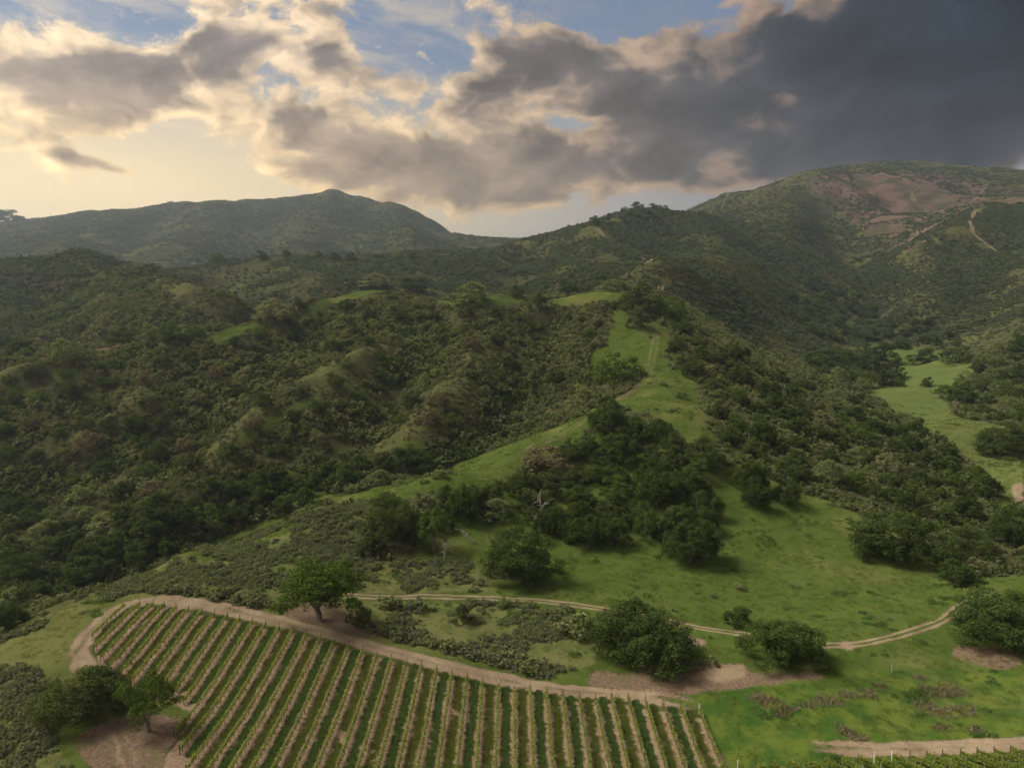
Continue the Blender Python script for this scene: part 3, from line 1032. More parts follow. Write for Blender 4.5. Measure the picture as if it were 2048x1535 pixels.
HAND = [
    # px, py of the base, width px, height px, style, label
    (165, 1468, 175, 135, 'oak', "broad dark oak with a low skirt, beside the dirt turnaround at the vineyard corner"),
    (298, 1462, 108, 118, 'open', "small round oak with a bare pale trunk at the corner of the vineyard"),
    (222, 1425, 80, 85, 'oak', "dark oak squeezed between the broad skirted oak and the bare-trunked one"),
    (640, 1243, 165, 132, 'open', "oak with forked pale trunk on the bare bank above the vineyard road"),
    (716, 1255, 52, 50, 'mid', "small bushy oak beside the forked oak above the vineyard road"),
    (1288, 1358, 205, 138, 'oak', "largest spreading oak, standing on brown earth by the vineyard road"),
    (1568, 1350, 158, 108, 'oak', "wide dome-shaped oak on the bare bank below the hillside track"),
    (1990, 1310, 195, 118, 'oak', "spreading oak with grey trunks over a brown leaf bed, cut by the picture edge"),
    (1790, 1140, 156, 108, 'oak', "domed oak alone on the lower corner of the grassy fan"),
    (1381, 1140, 112, 98, 'oak', "round oak at the lower edge of the central grove, on open grass"),
    (1511, 1020, 54, 50, 'oak', "small round oak on the grass, first of the two little ones"),
    (1573, 1014, 52, 50, 'oak', "small round oak on the grass, nearer the brushy flank than its twin"),
    (1499, 985, 66, 62, 'oak', "oak just uphill of the two small round ones on the grass"),
    (1408, 944, 82, 66, 'oak', "dark oak at the top of the grassy fan where the spur narrows"),
    (1042, 1182, 142, 120, 'oak', "big two-toned oak just above the hillside track"),
    (785, 1085, 118, 92, 'oak', "dense dark oak at the end of the sage slope"),
    (868, 1103, 64, 84, 'open', "grey-leaved oak with a curved pale trunk beside the green glade"),
    (930, 1048, 80, 78, 'oak', "dark oak at the head of the green glade"),
    (740, 1112, 52, 46, 'fresh', "yellow-green bush oak on the sage slope below the dense dark oak"),
    (1220, 872, 92, 68, 'oak', "rounded oak crowning the central grove, just under the ridge trail"),
    (1095, 945, 92, 50, 'rust', "brown-tinged oak at the uphill edge of the central grove"),
    (1478, 1257, 56, 46, 'mid', "small bushy oak beside the hillside track at the foot of the fan"),
    (925, 1253, 40, 42, 'mid', "lone small oak among the shrubs between track and vineyard road"),
    (1918, 1178, 80, 54, 'mid', "dense low bush oak above the bend of the hillside track"),
    (1945, 1132, 112, 72, 'oak', "grey-green oak behind the low bush oak by the track bend"),
    (2022, 1100, 76, 84, 'oak', "tall dark oak at the mouth of the valley, cut by the picture edge"),
    (1998, 916, 96, 68, 'oak', "big oak pair standing out in the middle of the valley meadow"),
    (1844, 727, 58, 33, 'mid', "dome oak alone on the upper valley meadow"),
    (1766, 722, 62, 40, 'mid', "oak at the tip of the wood where it meets the upper meadow"),
    (1797, 697, 42, 22, 'mid', "small oak at the far end of the valley meadow"),
    (1915, 724, 74, 34, 'mid', "wide oak on the meadow beyond the lone dome oak"),
    (1888, 797, 54, 30, 'open', "leaning flat-topped oak reaching from the wood edge over the meadow"),
    (1853, 772, 26, 19, 'mid', "tiny tree alone in the middle of the valley meadow"),
    (745, 574, 66, 28, 'mid', "dark flat oak on the crest of the brushy hill"),
    (826, 582, 60, 30, 'mid', "dark oak next along the crest from the flat one"),
    (935, 605, 84, 42, 'mid', "largest oak on the crest of the brushy hill"),
    (1034, 598, 32, 28, 'mid', "small round oak alone on the hill crest"),
    (1076, 622, 40, 36, 'mid', "dark upright oak at the edge of the yellow summit grass"),
    (1135, 588, 44, 28, 'mid', "oak half hidden behind the yellow summit grass"),
    (1225, 582, 70, 24, 'mid', "oak behind the top of the grassy summit"),
    (1285, 622, 86, 58, 'mid', "largest oak beside the trail at the summit"),
    (1276, 657, 48, 46, 'mid', "round dark oak hanging below the summit grove beside the trail"),
    (1345, 640, 60, 46, 'mid', "oak across the trail from the summit grove"),
    (545, 638, 64, 42, 'mid', "big round bush oak on the shoulder of the brushy hill"),
    (601, 616, 26, 20, 'mid', "little round tree beside the big bush oak on the hill shoulder"),
    (136, 727, 56, 46, 'mid', "round dark oak on the low crest above a grass patch"),
    (42, 712, 62, 34, 'mid', "yellow-green oak at the low end of the brushy crest"),
    (335, 692, 72, 42, 'mid', "dark oak clump where the low crest meets the hill"),
    (245, 692, 54, 30, 'mid', "oak on the low crest between two others"),
    (1235, 772, 116, 62, 'mid', "wide dark oak beside the bend of the ridge trail"),
    (1165, 812, 62, 42, 'mid', "oak downhill of the wide one at the trail bend"),
    (1270, 428, 26, 14, 'mid', "small tree on the top of the knob below the storm mountain"),
    (1303, 425, 24, 12, 'mid', "second small tree on the top of the knob"),
    (1186, 450, 20, 10, 'mid', "small tree where the crest trail meets the skyline"),
    (1325, 430, 18, 10, 'mid', "small tree at the far shoulder of the knob"),
    (1245, 432, 16, 9, 'mid', "low bushy tree part way up the knob skyline"),
    (1215, 440, 14, 8, 'mid', "little tree between crest trail and knob on the skyline"),
    (1136, 455, 9, 8, 'mid', "tiny tree alone on the thin skyline ridge"),
    (28, 462, 62, 26, 'mid', "tree clump on the skyline below the setting sun"),
]


def skyline(px, y0, y1):
    t_ = (px - CX) / F
    ys = np.exp(np.linspace(math.log(y0), math.log(y1), 900))
    w = height(t_ * ys, ys) / ys
    k = int(np.argmax(w))
    return t_ * ys[k], ys[k], float(w[k] * ys[k])


SKY = {1270: (700, 1500), 1303: (700, 1500), 1186: (700, 1500), 1136: (700, 1500), 28: (900, 2400), 1325: (700, 1500), 1245: (700, 1500), 1215: (700, 1500), 430: (1500, 2600)}


def build_hand_trees():
    for (px, py, wp, hp, style, label) in HAND:
        x, y, z = hit(px, py)
        if px in SKY:
            x, y, z = skyline(px, *SKY[px])
        dep = math.sin(math.atan2(-z, y))
        if style != 'open' and y < 330:          # seen from above, the near skirt of the crown hangs below its foot
            py, hp = py - .42 * wp * dep, (hp - .45 * wp * dep) * 1.12
            x, y, z = hit(px, py)
        add_oak(x, y, z, px_size(wp, x, y, z), px_size(hp, x, y, z), style, label)


build_hand_trees()

WOODS = [
    # polygon, crown widths in metres, spacing factor, styles, label, group
    (P("1062 950 1130 920 1190 885 1290 865 1345 890 1355 935 1415 1000 1430 1090 1350 1080 1230 1105 1110 1090 1030 1030 1030 990 1060 960"), (8, 12.5), .62, ('oak', 'oak', 'mid', 'fresh'),
     "oak in the grove in the hollow of the spur", "oaks of the central grove"),
    (P("735 1050 880 1015 985 1000 1015 1025 960 1050 850 1062 840 1092 740 1092"), (7, 10), .62, ('oak', 'mid'),
     "oak in the small wood beside the glade", "oaks beside the glade"),
    (P("0 1020 150 1040 330 1030 480 960 600 950 860 925 780 960 640 1000 400 1085 170 1180 60 1240 0 1265"), (6, 12), .60, ('oak', 'mid', 'mid', 'fresh'),
     "oak in the ravine wood", "oaks of the ravine"),
    (P("0 760 120 720 300 700 420 690 600 640 760 600 960 600 1080 620 1200 640 1180 720 1100 780 900 860 700 900 480 930 300 1000 0 1000"), (5, 9), 1.15, ('mid', 'mid', 'mid', 'mid', 'mid', 'rust', 'fresh'),
     "oak in the brush beyond the ravine", "oaks on the brushy hillside"),
    (P("1340 660 1440 700 1600 760 1720 810 1830 870 1930 940 1985 1000 1970 1045 1850 1045 1770 1020 1600 965 1500 930 1450 900 1420 800 1350 720"), (6, 11), .66, ('mid', 'mid', 'oak', 'oak', 'fresh'),
     "oak in the wood above the valley meadow", "oaks of the wooded flank"),
    (P("1700 720 1800 735 1795 770 1720 785 1650 760 1600 720 1680 700"), (9, 14), .6, ('mid',),
     "oak in the wood tongue at the meadow", "oaks of the wood tongue"),
    (P("1950 735 2048 680 2048 850 1985 850 1915 822 1905 790"), (8, 13), .7, ('mid',),
     "oak on the slope closing the meadow", "oaks on the closing slope"),
    (P("1560 600 1720 590 1760 640 1860 650 1930 700 1860 690 1750 680 1680 690 1600 660"), (9, 14), .8, ('mid',),
     "oak in the canyon bottom", "oaks in the canyon bottom"),
    (P("380 520 470 516 700 508 830 514 830 522 600 526 420 528"), (11, 16), .9, ('mid',),
     "tree on the low dark ridge", "trees along the low ridge"),
    (P("1180 452 1240 432 1290 418 1330 430 1310 440 1220 455"), (8, 13), 1.0, ('mid',),
     "tree on the wooded knob", "trees on the knob"),
    (P("0 690 60 700 100 690 290 690 400 680 420 660 300 660 120 670 0 680"), (7, 11), 1.2, ('mid',),
     "oak behind the low crest", "oaks behind the low crest"),
]
TREES = []     # x, y, z, width, height, style, wood, px width


def build_woods():
    rng = np.random.default_rng(5)
    for wi, (poly, (w0, w1), sp, styles, label, group) in enumerate(WOODS):
        pa = np.array(poly)
        lo, hi = pa.min(0), pa.max(0)
        got = []
        for _ in range(1400):
            q = lo + rng.random(2) * (hi - lo)
            if not inside(np.array([q[0]]), np.array([q[1]]), poly)[0]:
                continue
            x, y, z = hit(q[0], q[1])
            w = rng.uniform(w0, w1)
            wpx = w * F / y
            if any(math.hypot(x - a, y - b) < r + w * .25 for a, b, r in OCC[:60]):
                continue
            if any(abs(q[0] - a) < sp * (wpx + c) * .5 and abs(q[1] - b) < sp * .62 * (wpx + c) * .5 for a, b, c in got):
                continue
            if track_dist(np.array([x]), np.array([y]))[0] < 1.4:
                continue
            got.append((q[0], q[1], wpx))
            TREES.append((x, y, z, w, w * rng.uniform(.62, .82), styles[rng.integers(len(styles))], wi, wpx))


build_woods()
TREES.sort(key=lambda t: -t[7])
_n1 = 300 - len(HAND)
for (x, y, z, w, h, st, wi, wpx) in TREES[:_n1]:
    pa = np.array(WOODS[wi][0])
    qx, qy = to_px(x, y, z)
    f = (qy - pa[:, 1].min()) / np.ptp(pa[:, 1])
    gx_ = (qx - pa[:, 0].min()) / np.ptp(pa[:, 0])
    w0, w1 = WOODS[wi][1]
    sz = "small" if w < w0 + (w1 - w0) / 3 else "large" if w > w1 - (w1 - w0) / 3 else "middling"
    tone = {'oak': "dark", 'mid': "olive-dark", 'fresh': "green", 'rust': "browned"}[st]
    place = ("high" if f < .33 else "low" if f > .67 else "midway") + (" on its west" if gx_ < .33 else " on its east" if gx_ > .67 else " in its middle")
    add_oak(x, y, z, w, h, st, f"{sz} {tone} {WOODS[wi][4]}, {place}", WOODS[wi][5])
MID_SRC = {}
for o in list(C.objects):
    if o.name.startswith('crown') and o.data in OAK_MID:
        MID_SRC.setdefault(o.data.name, o)
MID_SRC = list(MID_SRC.values())


# ---------------------------------------------------------------- masses nobody could count: instanced on points
def scatter(name, pts, rot, scl, idx, sources, label=None, category=None):
    me = bpy.data.meshes.new(name)
    me.vertices.add(len(pts))
    me.vertices.foreach_set('co', np.asarray(pts, np.float32).ravel())
    for an, ty, key, arr in (('rot', 'FLOAT_VECTOR', 'vector', rot), ('scl', 'FLOAT_VECTOR', 'vector', scl)):
        at = me.attributes.new(an, ty, 'POINT')
        at.data.foreach_set(key, np.asarray(arr, np.float32).ravel())
    at = me.attributes.new('idx', 'INT', 'POINT')
    at.data.foreach_set('value', np.asarray(idx, np.int32))
    o = link(name, me, kind='stuff')
    if label:
        o['label'], o['category'] = label, category
    g = bpy.data.node_groups.new(name, 'GeometryNodeTree')
    g.interface.new_socket('Geometry', in_out='INPUT', socket_type='NodeSocketGeometry')
    g.interface.new_socket('Geometry', in_out='OUTPUT', socket_type='NodeSocketGeometry')
    n, l = g.nodes, g.links
    gi, go = n.new('NodeGroupInput'), n.new('NodeGroupOutput')
    iop = n.new('GeometryNodeInstanceOnPoints')
    jn = n.new('GeometryNodeJoinGeometry')
    for s in sources:
        oi = n.new('GeometryNodeObjectInfo')
        oi.transform_space = 'ORIGINAL'
        oi.inputs['Object'].default_value = s
        oi.inputs['As Instance'].default_value = True
        l.new(oi.outputs['Geometry'], jn.inputs[0])
    def attr(nm, ty):
        a = n.new('GeometryNodeInputNamedAttribute')
        a.data_type = ty
        a.inputs['Name'].default_value = nm
        return a.outputs[0]
    l.new(gi.outputs[0], iop.inputs['Points'])
    l.new(jn.outputs[0], iop.inputs['Instance'])
    iop.inputs['Pick Instance'].default_value = True
    l.new(attr('idx', 'INT'), iop.inputs['Instance Index'])
    e2r = n.new('FunctionNodeEulerToRotation')
    l.new(attr('rot', 'FLOAT_VECTOR'), e2r.inputs[0])
    l.new(e2r.outputs[0], iop.inputs['Rotation'])
    l.new(attr('scl', 'FLOAT_VECTOR'), iop.inputs['Scale'])
    l.new(iop.outputs[0], go.inputs[0])
    md = o.modifiers.new('instances', 'NODES')
    md.node_group = g
    return o


def spin(n, rng, tilt=.12):
    return np.stack([rng.normal(size=n) * tilt, rng.normal(size=n) * tilt, rng.random(n) * 6.283], 1)


rest = TREES[_n1:]
if rest:
    a = np.array([(t[0], t[1], t[2], t[3], t[4]) for t in rest])
    rg = np.random.default_rng(3)
    scatter('far_oak_wood', a[:, :3], spin(len(a), rg, .05), np.stack([a[:, 3], a[:, 3], a[:, 4] / .88], 1),
            rg.integers(0, len(MID_SRC), len(a)), MID_SRC, "smaller oaks filling in the woods of ravine, flank and canyon", "wood")


def free_of_trees(x, y, f=1.0):
    ok = np.ones(len(x), bool)
    for a, b, r in OCC:
        m = np.abs(x - a) < r * f
        ok[m] &= np.hypot(x[m] - a, y[m] - b) > r * f
    return ok


def candidates(n, y0, y1, rng, t0=-.78, t1=.78):
    y = np.sqrt(rng.uniform(y0 * y0, y1 * y1, n))
    return rng.uniform(t0, t1, n) * y, y


def gmask(G, x, y):
    return sample(G, x, y)


def build_brush():
    rng = np.random.default_rng(8)
    shrubs = []            # x, y, z, size, squash, variant, kind
    # sage slope
    x, y = candidates(85000, 95, 235, rng)
    z = height(x, y)
    m = (gmask(SAGEM, x, y) > .5) & visible(x, y, z, 2) & (track_dist(x, y) > 1.25) & free_of_trees(x, y, .8) & (gmask(SOIL, x, y) < .4) & (gmask(VINEM, x, y) < .1)
    cl = fbm(x / 7, y / 7, 55, 3)
    m &= cl + rng.normal(size=len(x)) * .12 > np.where((y < 160) & (x > -50), .08, -.20)
    x, y, z = x[m], y[m], z[m]
    for i in range(len(x)):
        shrubs.append((x[i], y[i], z[i], rng.uniform(.7, 1.8), rng.uniform(.8, 1.2), rng.choice([0, 0, 0, 1, 1, 2, 2, 3, 4]), 'sage'))
    # the line of taller shrubs along the upper side of the vineyard road, and odd bushes on grass
    for (px, py, w) in [(1440, 1085, 12), (1395, 1187, 12), (1427, 1193, 16), (1690, 1185, 10), (1570, 1218, 12), (1350, 1222, 14), (1480, 1178, 20), (1780, 1240, 12),
                        (850, 965, 22), (880, 955, 30), (905, 948, 18), (1300, 675, 12), (1330, 715, 22), (1345, 735, 26), (1325, 770, 16), (1360, 795, 24), (1340, 825, 16),
                        (1150, 1265, 60), (1160, 1278, 40), (1205, 1240, 24), (1010, 1210, 26), (1060, 1215, 24), (1130, 1222, 40), (780, 1215, 44), (830, 1215, 40),
                        (1420, 1275, 10), (1300, 855, 34), (1345, 870, 26), (1290, 830, 20)]:
        gx, gy, gz = hit(px, py)
        shrubs.append((gx, gy, gz, px_size(w, gx, gy, gz), 1.0, rng.choice([0, 1, 3, 3]), 'lone'))
    for (ax, ay, bx, by, n) in [(330, 1183, 545, 1212, 34), (740, 1262, 1090, 1345, 46), (1290, 1345, 1430, 1335, 8)]:
        for k in range(n):
            f = k / n
            gx, gy, gz = hit(ax + (bx - ax) * f + rng.normal() * 6, ay + (by - ay) * f + rng.normal() * 4 - 3)
            shrubs.append((gx, gy, gz, rng.uniform(1.6, 3.6), 1.0, rng.choice([0, 1, 2, 3, 3]), 'verge'))
    # chaparral on all slopes without grass
    x, y = candidates(90000, 150, 520, rng)
    z = height(x, y)
    g = np.maximum(gmask(GRASS, x, y), gmask(MEADM, x, y))
    m = visible(x, y, z, 4) & (g < .35) & (gmask(SAGEM, x, y) < .3) & (gmask(SOIL, x, y) < .3) & (gmask(VINEM, x, y) < .1) & (track_dist(x, y) > 1.5) & free_of_trees(x, y, .8)
    cl = fbm(x / 16, y / 16, 61, 3)
    rd = gmask(RDG, x, y)
    gu = np.clip(-sample(RIDGE, x, y) / 2.0, 0, 1)
    m &= (cl + rng.normal(size=len(x)) * .25 > -.30 + rd * .10)
    x, y, z, cl, rd, gu = x[m], y[m], z[m], cl[m], rd[m], gu[m]
    size = rng.uniform(1.3, 3.2, len(x)) * (1 + .8 * np.clip(cl, -.3, .6)) * np.clip(y / 260, .85, 1.25) * (1 - .42 * rd) * (1 + .45 * gu)
    var = rng.choice(7, len(x), p=[.28, .24, .20, .12, .09, .05, .02])
    var = np.where((rd > .4) & (rng.random(len(x)) < .65), rng.choice([5, 5, 1, 0, 6], len(x)), var)
    var = np.where((gu > .35) & (rng.random(len(x)) < .5), rng.choice([3, 3, 4, 2], len(x)), var)
    near = np.stack([x, y, z], 1), size, var
    # farther slopes
    x, y = candidates(120000, 480, 1180, rng)
    z = height(x, y)
    m = visible(x, y, z, 6) & (gmask(MEADM, x, y) < .3) & (track_dist(x, y) > 1.2)
    cl = fbm(x / 40, y / 40, 71, 4)
    rd = gmask(RDG, x, y)
    m &= cl + rng.normal(size=len(x)) * .2 > -.22 + rd * .02
    x, y, z, cl, rd = x[m], y[m], z[m], cl[m], rd[m]
    s = rng.uniform(2.6, 5.2, len(x)) * (1 + .9 * np.clip(cl, -.2, .7)) * np.clip(y / 700, .8, 1.3) * (1 - .36 * rd)
    mid = np.stack([x, y, z], 1), s, rng.choice(5, len(x), p=[.36, .28, .16, .17, .03])
    x, y = candidates(130000, 1100, 2700, rng)
    z = height(x, y)
    m = visible(x, y, z, 8) & (track_dist(x, y) > 1.2)
    sc_ = gmask(SCARM, x, y)
    cl = fbm(x / 90, y / 90, 73, 4)
    rd = gmask(RDG, x, y)
    m &= cl + rng.normal(size=len(x)) * .2 > -.18 + .28 * sc_ - rd * .02
    x, y, z, rd = x[m], y[m], z[m], rd[m]
    s = rng.uniform(5, 10, len(x)) * (1 - .3 * rd)
    far = np.stack([x, y, z], 1), s, rng.choice(5, len(x), p=[.40, .28, .12, .17, .03])
    return shrubs, near, mid, far


SHRUBS, NEARB, MIDB, FARBS = build_brush()
SHRUBS.sort(key=lambda s: -(s[3] / s[1]) * (3 if s[6] == 'lone' else 1))
LAB = {'sage': ("grey-green rounded shrub among the sage scrub on the slopes beside the vineyard", "sage shrubs"),
       'lone': ("dark little bush standing by itself on open grass", "lone bushes on the grass"),
       'verge': ("dark green shrub of the band lining the uphill side of the vineyard road", "shrubs along the vineyard road")}
SAGE_SRC = {}
def shrub_label(s):
    sz = "small" if s[3] < 1.2 else "large" if s[3] > 1.9 else "middling"
    tone = ["pale grey-green", "grey-green", "low grey-green", "olive", "dark olive"][s[5]]
    qx, qy = (float(v) for v in to_px(s[0], s[1], s[2]))
    if s[6] == 'verge':
        w = "beside the vineyard road corner" if qx < 560 else "above the middle of the vineyard road" if qx < 900 else "above the road near the largest oak"
        return f"{sz} {tone} shrub of the band {w}"
    if s[6] == 'lone':
        w = "beside the ridge trail" if qy < 900 and qx > 1150 else "on the crest of the spur" if qy < 1000 else "on the grassy fan" if qx > 1250 else "in the grass under the hillside track"
        return f"{sz} {tone} bush by itself {w}"
    if qy > 1300 and qx < 300:
        up = "uphill of" if qy < 1390 else "level with" if qy < 1450 else "below"
        return f"{sz} {tone} shrub {up} the broad skirted oak, {'at the picture edge' if qx < 45 else 'close to its crown' if qx > 85 else 'halfway to the edge'}"
    w = "beside the two corner oaks" if qy > 1330 and qx < 300 else "between hillside track and vineyard road" if qy > 1190 and qx > 600 else "just above the hillside track" if qx > 650 else \
        "low on the sage slope" if qy > 1130 else "high on the sage slope"
    d = "where it is near the forked oak" if abs(qx - 640) < 110 and qy > 1100 else "towards the ravine" if qx < 420 else "towards the central grove"
    return f"{sz} {tone} shrub {w}, {d}"


for s in SHRUBS[:300]:
    me = SAGES[s[5]]
    o = link("shrub", me, label=shrub_label(s), category="shrub", group=LAB[s[6]][1])
    o.location = (s[0], s[1], s[2] - .05 * s[3])
    o.scale = (s[3], s[3] * random.uniform(.85, 1.2), s[3] * s[4])
    o.rotation_euler = (random.gauss(0, .06), random.gauss(0, .06), random.random() * 6.28)
    SAGE_SRC.setdefault(me.name, o)
SAGE_SRC = list(SAGE_SRC.values())
rg = np.random.default_rng(4)
a = np.array([(s[0], s[1], s[2] - .05 * s[3], s[3], s[4]) for s in SHRUBS[300:]])
if len(a):
    scatter('sage_scrub', a[:, :3], spin(len(a), rg), np.stack([a[:, 3], a[:, 3], a[:, 3] * a[:, 4]], 1), rg.integers(0, len(SAGE_SRC), len(a)), SAGE_SRC,
            "low grey-green sage scrub covering the slopes round the vineyard", "scrub")


def seeds(meshes, data, name):
    """One real shrub of each kind, standing in the brush, that the mass is copied from."""
    pts, size, var = data
    out = []
    for k, me in enumerate(meshes):
        i = int(np.argmax(np.where(var == k, size / pts[:, 1], -1)))
        o = link("shrub", me, label=name[0] % ["olive", "dusky olive", "broad olive", "dark green", "fresh green", "grey", "brownish"][k], category="shrub", group=name[1])
        o.location = pts[i]
        o.scale = (size[i],) * 3
        out.append(o)
    return out


for nm, data, meshes, sq, lab, seedlab in (
        ('chaparral', NEARB, BRUSH, 1.0, "mixed olive chaparral blanketing the near hillsides", ("largest %s shrub in the chaparral of the near slopes", "chaparral shrubs")),
        ('ridge_chaparral', MIDB, FARB, .9, "chaparral blanketing the middle ridges and canyon sides", ("largest %s shrub on the middle ridges", "ridge shrubs")),
        ('mountain_chaparral', FARBS, FARB, .6, "distant chaparral on the two mountains", ("largest %s shrub on the mountains", "mountain shrubs"))):
    src = seeds(meshes, data, seedlab)
    pts, size, var = data
    p = pts.copy()
    p[:, 2] -= .06 * size
    scatter(nm, p, spin(len(p), rg), np.stack([size, size, size * sq * rg.uniform(.75, 1.25, len(p))], 1), len(meshes) - 1 - var, src, lab, "brush")


# ---------------------------------------------------------------- grass
def build_grass():
    rng = np.random.default_rng(14)
    tufts = [tuft_mesh("grass_tuft", M_GRASS, 400 + k, 40, .60, .17, .035) for k in range(3)] + [tuft_mesh("weed_clump", M_COVER, 405, 60, .7, .42, .07)]
    tall = [tuft_mesh("cover_crop", M_COVER, 410 + k, 34, .36, .32, .045) for k in range(2)]
    short = [tuft_mesh("cover_crop", M_COVERY, 420 + k, 34, .40, .16, .045) for k in range(2)]
    x, y = candidates(150000, 92, 420, rng)
    y = y * rng.uniform(.7, 1, len(y)) ** .5
    z = height(x, y)
    g = np.maximum(gmask(GRASS, x, y), gmask(SAGEM, x, y) * .8)
    m = (g > rng.uniform(.25, .9, len(x))) & visible(x, y, z, .5) & (gmask(SOIL, x, y) < .35) & (gmask(VINEM, x, y) < .2) & (track_dist(x, y) > 1.05)
    m &= fbm(x / 3.5, y / 3.5, 91, 3) + rng.normal(size=len(x)) * .3 > -.1
    m &= np.abs(to_px(x, y, z)[0] - 1024) < 1150
    return tufts, tall, short, np.stack([x[m], y[m], z[m]], 1)


TUFT, TALL, SHORT, GPTS = build_grass()
GS = []
for k, me in enumerate(TUFT):
    o = link("grass_tuft", me, label=["tall", "thick", "fine", "dark weedy"][k] + " tuft of grass on the fan below the hillside track", category="grass", kind='stuff')
    o.location = hit(1500 + 90 * k, 1310)
    GS.append(o)
s_ = np.random.default_rng(2).uniform(.6, 1.5, len(GPTS))
scatter('meadow_grass', GPTS, spin(len(GPTS), rg), np.stack([s_, s_, s_ * rg.uniform(.5, 1.3, len(s_))], 1), np.where(fbm(GPTS[:, 0] / 6, GPTS[:, 1] / 6, 97, 2) + rg.normal(size=len(s_)) * .12 > .62, 0, rg.integers(1, 4, len(s_))), GS, "green and yellow grass on fan, spur and verge", "grass")


# ---------------------------------------------------------------- vineyard
def post_mesh(name, mat, h, r):
    v, f = tube([(0, 0, -.3), (0, 0, h * .5), (0, 0, h)], [r, r, r * .9], 6)
    cap = np.array([[0, 0, h + r * .3]])
    n0 = len(v)
    v = np.concatenate([v, cap])
    top = np.arange(n0 - 6, n0)
    cf = np.stack([top, np.roll(top, -1), np.full(6, n0), np.full(6, n0)], 1)
    me = bpy.data.meshes.new(name)
    me.from_pydata(v.tolist(), [], f.tolist() + [list(q[:3]) for q in cf])
    me.materials.append(mat)
    return me


POST = post_mesh("trellis_post", M_POST, 1.75, .034)
ENDP = post_mesh("end_post", M_WOOD, 1.5, .065)
WHTP = post_mesh("white_end_post", M_WHITE, 1.7, .06)
ROW_S = 2.66


def vine_row(p0, p1, label, group, seed, end_mesh, lush=1.0):
    """One trellised row from p0 (near end) to p1 (far end) in plan."""
    rng = np.random.default_rng(seed)
    p0, p1 = np.array(p0, float), np.array(p1, float)
    L = float(np.linalg.norm(p1 - p0))
    d = (p1 - p0) / L
    nrm = np.array([-d[1], d[0]])
    o = empty("vine_row", (p0[0], p0[1], float(height(p0[0], p0[1]))), 0, label=label, category="vine row", group=group)
    org = np.array(o.location)

    def at(s, side, up):
        x, y = p0[0] + d[0] * s + nrm[0] * side, p0[1] + d[1] * s + nrm[1] * side
        return np.stack([x, y, height(x, y) + up], -1) - org
    # leaves: vines every 1.5 m, some stronger than others
    nv = max(2, int(L / 1.5))
    vig = rng.uniform(.55, 1.25, nv) * lush
    n = int(L * 100 * lush)
    s = rng.uniform(.1, L - .1, n)
    v_i = np.clip((s / L * nv).astype(int), 0, nv - 1)
    keep = rng.random(n) < vig[v_i] * (.55 + .45 * np.abs(np.sin(s / 1.5 * np.pi)))
    s, v_i = s[keep], v_i[keep]
    n = len(s)
    up = .78 + np.abs(rng.normal(size=n)) * .24 * vig[v_i] - .08
    side = rng.normal(size=n) * .15
    c = at(s, side, up)
    q = leaf_quads(c, unit(rng.normal(size=(n, 3)) + [0, 0, .7]), .21, rng, .85)
    link("foliage", make_mesh("vine_foliage", q, np.arange(len(q)).reshape(-1, 4), M_VINE), o)
    # trunks, one to a vine
    parts = []
    for k in range(nv):
        sk = (k + .5) * L / nv
        b = at(np.array([sk, sk + .05, sk + .02, sk]), np.array([0, .04, -.02, 0]) * rng.normal(), np.array([-.05, .3, .62, .88]))
        parts.append(tube(b, [.05, .04, .035, .03], 4))
    cs = np.linspace(0, L, max(3, int(L / 3)))
    parts.append(tube(at(cs, cs * 0, cs * 0 + .88), np.full(len(cs), .028), 4))
    v, f = join(parts)
    link("vine_trunk", make_mesh("vine_trunk", v, f, M_TRUNK), o, kind='stuff')
    v, f = tube(at(cs, cs * 0, cs * 0 + 1.35), np.full(len(cs), .008), 3)
    link("trellis_wire", make_mesh("trellis_wire", v, f, M_POST), o)
    npst = max(1, int(L / 6.2))
    for k in range(npst):
        p = link("trellis_post", POST, o)
        p.location = at(np.array([(k + .6) * L / npst]), np.zeros(1), np.zeros(1))[0]
        p.rotation_euler = (rng.normal() * .02, rng.normal() * .02, 0)
    for e in (0.0, L):
        p = link("end_post", end_mesh, o)
        p.location = at(np.array([e]), np.zeros(1), np.zeros(1))[0]
    return o


FAR_END = P("251 1214 283 1211 313 1210 340 1217 399 1226 457 1235 513 1249 570 1260 627 1277 685 1290 739 1310 797 1324 854 1337 912 1351 943 1360 1004 1376 1064 1379 1119 1390 1179 1400 1238 1395 1300 1405 1360 1417 1397 1424 1420 1430")
NEAR_END = P("180 1273 186 1300 200 1321 218 1343 300 1390 380 1412")
ROWS = []
ORD = ["first", "second", "third", "fourth", "fifth", "sixth", "seventh", "eighth", "ninth", "tenth", "eleventh", "twelfth", "thirteenth", "fourteenth", "fifteenth", "sixteenth",
       "seventeenth", "eighteenth", "nineteenth", "twentieth", "twenty-first", "twenty-second", "twenty-third"]


